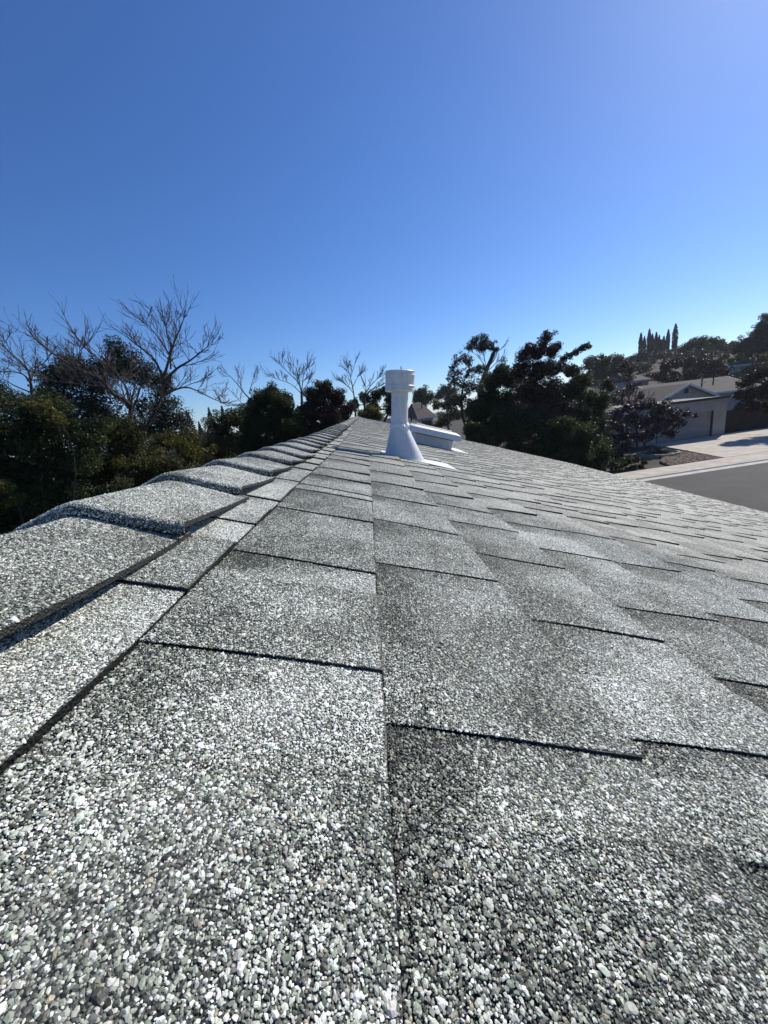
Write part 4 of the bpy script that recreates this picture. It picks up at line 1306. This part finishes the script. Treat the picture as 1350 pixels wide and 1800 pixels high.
leafy("far_tree", "dark low tree behind the slim bare tree", "tree", 27.0,
      [(640, 700, 14), (660, 695, 14), (678, 688, 16), (688, 702, 16), (655, 715, 18), (690, 720, 18), (622, 712, 14)], M['lf_dark'], 3.2, 1.2, core=.5)

def conifer(name, label, u, vt, vb, hw_px, Y, mat, group=None, cat="tree", spire=False):
    TREE_N[0] += 1
    t = at(u, vt, Y); b = at(u, vb, Y)
    x, y = t[0], t[1]; g = float(ground_h(x, y)); zb = min(b[2], t[2] - .5)
    zb = max(g + .1, zb if spire else zb)
    H = t[2] - g; r = hw_px * Y / F_PX
    o = empty(name, (x, y, g)); tag(o, label, cat, group)
    n = int(1500 if spire else 1400)
    s = rng.random(n) ** .75                      # 0 at the tip
    z = t[2] - s * (t[2] - zb)
    if spire: rad = r * np.clip(s * 3.2, 0.03, 1) ** .7 * (1 - .25 * s)
    else: rad = r * s * (.72 + .28 * np.sin(s * 40) ** 2)
    a = rng.uniform(0, 2 * math.pi, n); q = rng.random(n) ** .4
    C = np.stack([rad * q * np.cos(a), rad * q * np.sin(a), z - g], 1)
    leaf = (2.6 if spire else 3.0) * Y / F_PX
    d = np.stack([np.cos(a) * (.25 if spire else .8), np.sin(a) * (.25 if spire else .8), np.full(n, 1.0 if spire else -.2)], 1) + rng.normal(0, .2, (n, 3))
    d /= np.linalg.norm(d, axis=1, keepdims=True)
    sd = np.cross(d, unit(n)); sd /= np.linalg.norm(sd, axis=1, keepdims=True)
    L = leaf * rng.uniform(.7, 1.3, (n, 1))
    V = np.stack([C - d * L * .5, C + sd * L * .28, C + d * L * .5, C - sd * L * .28], 1).reshape(-1, 3)
    MB().tube([(0, 0, -.3), (0, 0, H * .5), (0, 0, H * .96)], [max(.05, H * .012), H * .008, .01], 6).build("trunk", M['bark'], o)
    add_obj("crown", np_mesh("crown", V, np.arange(n * 4).reshape(n, 4), {'tone': ('FACE', rng.uniform(0, 1, n))}), mat, o)
    return o
conifer("conifer", "tallest far conifer in the sky gap left of the brownish shrub", 328, 722, 775, 15, 60, M['lf_cyp'])
conifer("conifer", "tiny far conifer at the left of the sky gap", 318, 733, 775, 10, 62, M['lf_cyp'])
conifer("conifer", "small pointed conifer in the middle of the sky gap", 349, 741, 780, 8, 66, M['lf_cyp'])
conifer("conifer", "far conifer beside the bare twigs right of the sky gap", 366, 716, 775, 17, 58, M['lf_cyp'])
conifer("conifer", "far conifer rising above the brownish green shrub", 389, 713, 775, 16, 56, M['lf_cyp'])
leafy("far_tree", "pale far tree low in the sky gap on the left", "tree", 70, [(340, 772, 14), (320, 770, 14), (360, 770, 14), (300, 772, 16), (280, 768, 18)], M['lf_grey'], 3.0, 1.1)

# middle distance, right of the pipe -----------------------------------------
leafy("far_tree", "rounded far tree right of the flue pipe cap", "tree", 75, [(742, 691, 15), (755, 697, 11), (732, 700, 12), (745, 705, 15)], M['lf_far'], 2.8, 1.2, core=.5)
leafy("far_tree", "far dark domed tree left of the big tree group", "tree", 85, [(782, 686, 13), (795, 690, 14), (770, 696, 11), (790, 702, 16)], M['lf_grey'], 2.8, 1.2, core=.5)
leafy("mid_tree", "olive tree hanging over the brown roofs", "tree", 36, [(768, 712, 13), (785, 715, 15), (800, 705, 14), (800, 728, 18), (780, 742, 15), (765, 750, 12)], M['lf_olive'], 3.0, 1.0)
leafy("tall_gum_tree", "tall tree with open umbrella crown in the tree group", "tree", 25,
      [(835, 602, 13), (850, 598, 13), (862, 607, 12), (825, 610, 10), (845, 612, 12), (870, 616, 8)], M['lf_grey'], 2.8, .85, trunk_u=848, core=.3, clump=.4)
bare("bare_tree", "thin bare twigs right of the umbrella crown", 26, [
    (.08, [(868, 760, 0), (862, 690, 0), (856, 660, 0)]),
    (.05, [(856, 660, 0), (862, 640, 0), (872, 622, 0), (884, 610, 0)]),
    (.05, [(856, 660, 0), (850, 640, 0), (838, 625, 0), (826, 615, 0)]),
    (.04, [(860, 650, 0), (874, 636, 0), (888, 625, 0)]),
    (.04, [(856, 655, 0), (853, 635, 0), (848, 612, 0)]),
], .9, 21, every=.6, rmin=.011, spread=.6)
leafy("brown_tree", "brown leaved thin tree at the left of the tree group", "tree", 23,
      [(806, 634, 15), (822, 632, 13), (800, 655, 18), (825, 655, 19), (845, 650, 14), (815, 680, 22), (840, 678, 20), (793, 672, 12), (810, 705, 22)], M['lf_brown'], 3.2, .62, core=.2, clump=.3)
leafy("dark_bush_tree", "dense dark green tree in front of the umbrella crown", "tree", 20,
      [(882, 655, 24), (868, 672, 24), (898, 668, 24), (860, 700, 30), (890, 710, 36), (850, 735, 34), (880, 755, 40), (835, 720, 26), (842, 765, 30)], M['lf_dark'], 3.4, 1.3, core=.55)
leafy("tall_dark_tree", "tallest dark tree of the group, knobbly top against the sky", "tree", 19,
      [(963, 593, 14), (955, 607, 12), (932, 612, 16), (920, 625, 15), (945, 622, 16), (968, 618, 17), (980, 610, 10), (915, 650, 24), (945, 652, 28), (972, 648, 22), (930, 690, 34), (965, 690, 36), (945, 735, 44), (985, 730, 40), (910, 755, 44), (960, 785, 46)],
      M['lf_brown'], 3.3, 1.15, core=.5, clump=.4, trunk_u=950)
leafy("arm_tree", "dark tree reaching a leafy arm out to the right", "tree", 20,
      [(1024, 612, 9), (1033, 608, 8), (1012, 620, 9), (1000, 626, 9), (990, 632, 9), (1004, 652, 20), (1020, 672, 24), (1000, 690, 30), (1035, 705, 30), (1020, 740, 40), (1050, 735, 24), (1060, 700, 16), (1000, 790, 46), (1040, 780, 34)],
      M['lf_dark'], 3.4, 1.1, core=.45, trunk_u=1005)
leafy("clump_tree", "small green clump sticking up beside the purple leaved trees", "tree", 21, [(1068, 672, 11), (1060, 680, 9), (1073, 683, 10), (1062, 697, 14), (1055, 715, 16)], M['lf_olive'], 3.4, 1.2, core=.5)
leafy("far_tree", "mid green far trees right of the leafy arm", "tree", 75, [(1040, 640, 17), (1062, 636, 17), (1085, 636, 16), (1055, 655, 22), (1085, 655, 20), (1100, 640, 13)], M['lf_far'], 2.8, 1.2, core=.5)
leafy("brown_tree", "dark brown thin tree below the cypress row", "tree", 55, [(1098, 640, 12), (1110, 648, 12), (1090, 652, 12), (1105, 662, 14)], M['lf_rust'], 3.0, .8)
leafy("brown_tree", "thin brown leaved tree left of the gabled house", "tree", 30.5, [(1095, 690, 14), (1110, 680, 12), (1085, 705, 15), (1125, 698, 11), (1102, 712, 14), (1075, 700, 12)], M['lf_rust'], 3.4, .55, core=.25)
CYP = [(1127, 585, 3.4), (1133, 591, 3.2), (1142, 578, 3.6), (1147, 587, 3.2), (1154, 584, 3.4), (1159, 589, 3.0), (1163, 597, 2.6), (1167, 591, 3.0), (1175, 579, 3.4), (1188, 569, 4.6)]
for i, (u, v, w) in enumerate(CYP):
    lab = ["leftmost cypress of the row on the hill", "short second cypress from the left in the row", "tall third cypress from the left in the row", "fourth cypress from the left in the hill row",
           "middle slim cypress, fifth from the left in the row", "sixth cypress from the left in the hill row", "shortest cypress in the row on the hill", "eighth cypress from the left, beside the shortest one",
           "tall cypress second from the right in the row", "tallest cypress standing at the right end of the row"][i]
    conifer("cypress", lab, u, v, 650, w, 120 + (i % 3) * 2, M['lf_cyp'], group="row of cypress trees on the hill", spire=True)
leafy("far_tree", "dark trees filling the foot of the cypress row", "tree", 112, [(1128, 628, 14), (1150, 626, 14), (1172, 624, 14), (1140, 640, 16), (1165, 640, 16), (1190, 628, 12), (1112, 632, 10)], M['lf_cyp'], 2.8, 1.3, core=.6)
leafy("far_tree", "broad green tree on the hill right of the cypresses", "tree", 95, [(1232, 603, 16), (1215, 606, 13), (1250, 604, 14), (1268, 608, 13), (1205, 614, 11), (1280, 616, 10), (1235, 620, 20), (1262, 624, 16), (1210, 628, 14)], M['lf_far'], 2.8, 1.25, core=.5)
leafy("hill_oak", "big dark oak at the right edge on the hill", "tree", 68, [(1352, 562, 18), (1338, 575, 14), (1330, 590, 16), (1355, 590, 24), (1312, 602, 15), (1335, 612, 22), (1300, 612, 12), (1370, 600, 30), (1310, 622, 15), (1375, 570, 24), (1292, 618, 10)], M['lf_grey'], 2.8, 1.1, core=.45)
leafy("shrub_bank", "low olive shrubs below the big hill oak", "shrub", 60, [(1300, 628, 9), (1340, 632, 12), (1275, 628, 8), (1285, 634, 8)], M['lf_olive'], 2.6, 1.1)
leafy("rust_tree", "wide rust brown tree behind the gabled house", "tree", 58, [(1170, 645, 15), (1190, 640, 15), (1212, 636, 15), (1235, 640, 15), (1258, 638, 15), (1160, 662, 15), (1185, 664, 18), (1215, 660, 18), (1245, 658, 16), (1272, 652, 13), (1280, 668, 12)], M['lf_rust'], 2.8, 1.0, core=.4)
leafy("rust_tree", "rust coloured tree over the fence right of the garage", "tree", 27.8, [(1306, 675, 13), (1320, 664, 17), (1340, 655, 18), (1298, 694, 12), (1312, 697, 18), (1335, 690, 22), (1355, 680, 26), (1300, 716, 12), (1322, 715, 18), (1350, 715, 22), (1375, 700, 30), (1380, 660, 28)], M['lf_rust'], 3.2, .95, core=.4, trunk_u=1385)
# this one stands just outside the frame and throws its shade over the drive
leafy("street_tree", "dense tree at the right edge shading the driveway", "tree", 25.5, [(1385, 690, 26), (1420, 680, 30), (1455, 670, 34), (1400, 725, 26), (1440, 720, 32), (1490, 700, 40)], M['lf_rust'], 4.5, .55, core=.3, trunk_u=1450)

leafy("under_shrub", "black-green shrubs under the right tree group along the roof edge", "shrub", 17.5,
      [(830, 755, 24), (865, 775, 26), (905, 790, 28), (945, 795, 30), (985, 800, 30), (1025, 812, 26), (880, 740, 30), (930, 745, 36), (980, 755, 36), (1020, 770, 34), (1055, 800, 26)], M['lf_dark'], 3.6, 1.3, core=.7)
leafy("under_shrub", "dark shrubs at the foot of the bushes beyond the ridge end", "shrub", 21.0,
      [(420, 790, 26), (460, 780, 26), (520, 770, 26), (560, 760, 24), (610, 745, 18), (380, 800, 30), (340, 815, 30)], M['lf_dark'], 3.6, 1.3, core=.6)
# the plum tree before the garage
leafy("plum_tree", "dark purple leaved tree in front of the garage door", "tree", 26.5,
      [(1165, 718, 20), (1182, 732, 19), (1148, 732, 21), (1192, 746, 15), (1130, 745, 20), (1160, 752, 20), (1178, 762, 13), (1206, 728, 9), (1222, 731, 6), (1112, 735, 18), (1140, 765, 16), (1120, 770, 16), (1100, 716, 14), (1085, 730, 15), (1128, 714, 14), (1145, 712, 13), (1072, 738, 14)],
      M['lf_plum'], 4.2, .85, core=.3, trunk_u=1134, clump=.4)
bare("plum_tree", "thin bare purple stems rising left of the plum tree", 27.5, [
    (.09, [(1120, 790, 0), (1120, 765, 0), (1118, 745, 0)]),
    (.06, [(1118, 745, 0), (1110, 720, 0), (1104, 695, 0), (1100, 672, 0)]),
    (.05, [(1118, 742, 0), (1100, 720, 0), (1085, 700, 0)]),
    (.05, [(1118, 745, 0), (1124, 718, 0), (1130, 690, 0)]),
    (.05, [(1116, 735, 0), (1130, 715, 0), (1148, 695, 0)]),
    (.04, [(1112, 725, 0), (1118, 700, 0), (1116, 680, 0)]),
], 1.0, 31, every=.36, rmin=.012, spread=.6, bark=M['bark'])
leafy("plum_shrub", "dark purple shrub left of the plum tree", "shrub", 25.0,
      [(1062, 752, 18), (1085, 748, 17), (1050, 772, 18), (1075, 775, 20), (1098, 765, 15), (1045, 745, 14), (1100, 785, 14), (1062, 795, 18), (1035, 790, 18), (1085, 800, 16)], M['lf_plum'], 4.2, 1.0, core=.45)
leafy("filler_shrub", "low dark shrubs added for the shade between roof edge and pavement", "shrub", 21.5,
      [(1050, 815, 20), (1080, 818, 18), (1100, 812, 14), (1020, 805, 22), (985, 800, 26), (1112, 822, 9), (1118, 808, 10), (1132, 812, 8), (1126, 820, 7), (1105, 826, 9)], M['lf_dark'], 3.8, 1.1, core=.5)  # dark leaves added where the ground lies in shade
# spiky plant in the round bed
sp_root = empty("spiky_plant", (*kloc(6.2, 5.4), .15), 0.4); tag(sp_root, "spiky rosette plant in the round planting bed", "plant")
for i in range(34):
    a = i * 2.39996; el = R(18 + 58 * ((i * 7) % 34) / 34); L = .78 * random.uniform(.75, 1.1)
    V = []; F = []
    for s in range(6):
        t = s / 5; w = .055 * (1 - t) ** .7 * (0.6 + .4 * math.sin(math.pi * min(1, t + .3)))
        rr_ = L * t * math.cos(el) ; zz = L * t * math.sin(el) - .22 * t * t
        px, py = rr_ * math.cos(a), rr_ * math.sin(a)
        V += [(px - math.sin(a) * w, py + math.cos(a) * w, zz + .02), (px, py, zz), (px + math.sin(a) * w, py - math.cos(a) * w, zz + .02)]
        if s: b = s * 3; F += [(b - 3, b - 2, b + 1, b), (b - 2, b - 1, b + 2, b + 1)]
    me = np_mesh("leaf_blade", V, F, {'tone': ('FACE', [random.uniform(.2, .9)] * len(F))})
    add_obj("leaf_blade", me, M['lf_grey'], sp_root)

# the wood that covers the hillside and the far plain
def far_wood():
    B = []
    R_ = random.Random(77)
    for i in range(300):
        a = R(R_.uniform(18, 62)); r = R_.uniform(52, 150)
        x, y = r * math.sin(a), r * math.cos(a)
        rad = R_.uniform(.9, 1.7) * (.8 + r / 200)
        B.append((x, y, rad, rad * .25, r))
    for i in range(260):
        a = R(R_.uniform(-58, 40)); r = R_.uniform(120, 420)
        x, y = r * math.sin(a), r * math.cos(a)
        rad = R_.uniform(2.0, 3.6)
        B.append((x, y, rad, rad * .6, r))
    Vs, Fs, Ts = [], [], []; k = 0
    for (x, y, rad, h, r) in B:
        V, F, T = leaf_cloud([(np.array([x, y, float(ground_h(x, y)) + h]), rad, .75)], 2.4 * r / F_PX, 1.2, core=.4)
        Vs.append(V); Fs.append(F + k); Ts.append(T); k += len(V)
    return np.concatenate(Vs), np.concatenate(Fs), np.concatenate(Ts)
V, F, T = far_wood()
tag(add_obj("far_wood", np_mesh("far_wood", V, F, {'tone': ('FACE', T)}), M['lf_grey']), "far dull green woodland covering the hill and plain", "woodland", kind="stuff")
print("TRIS", sum(sum(len(p.vertices) - 2 for p in o.data.polygons) for o in bpy.data.objects if o.type == 'MESH') if False else len(bpy.data.objects))

# thin summer haze over the whole neighbourhood
hz = MB().box(-2700, 2700, -2700, 2700, -3.0, 40.0).build("haze", None)
hm = bpy.data.materials.new("haze_air"); hm.use_nodes = True
hm.node_tree.nodes.clear()
ho = hm.node_tree.nodes.new('ShaderNodeOutputMaterial'); hv = hm.node_tree.nodes.new('ShaderNodeVolumePrincipled')
hv.inputs['Color'].default_value = (0.86, 0.92, 1.0, 1); hv.inputs['Density'].default_value = 0.00028; hv.inputs['Anisotropy'].default_value = 0.3
hm.node_tree.links.new(hv.outputs[0], ho.inputs['Volume'])
hz.data.materials.append(hm)
tag(hz, kind="stuff")
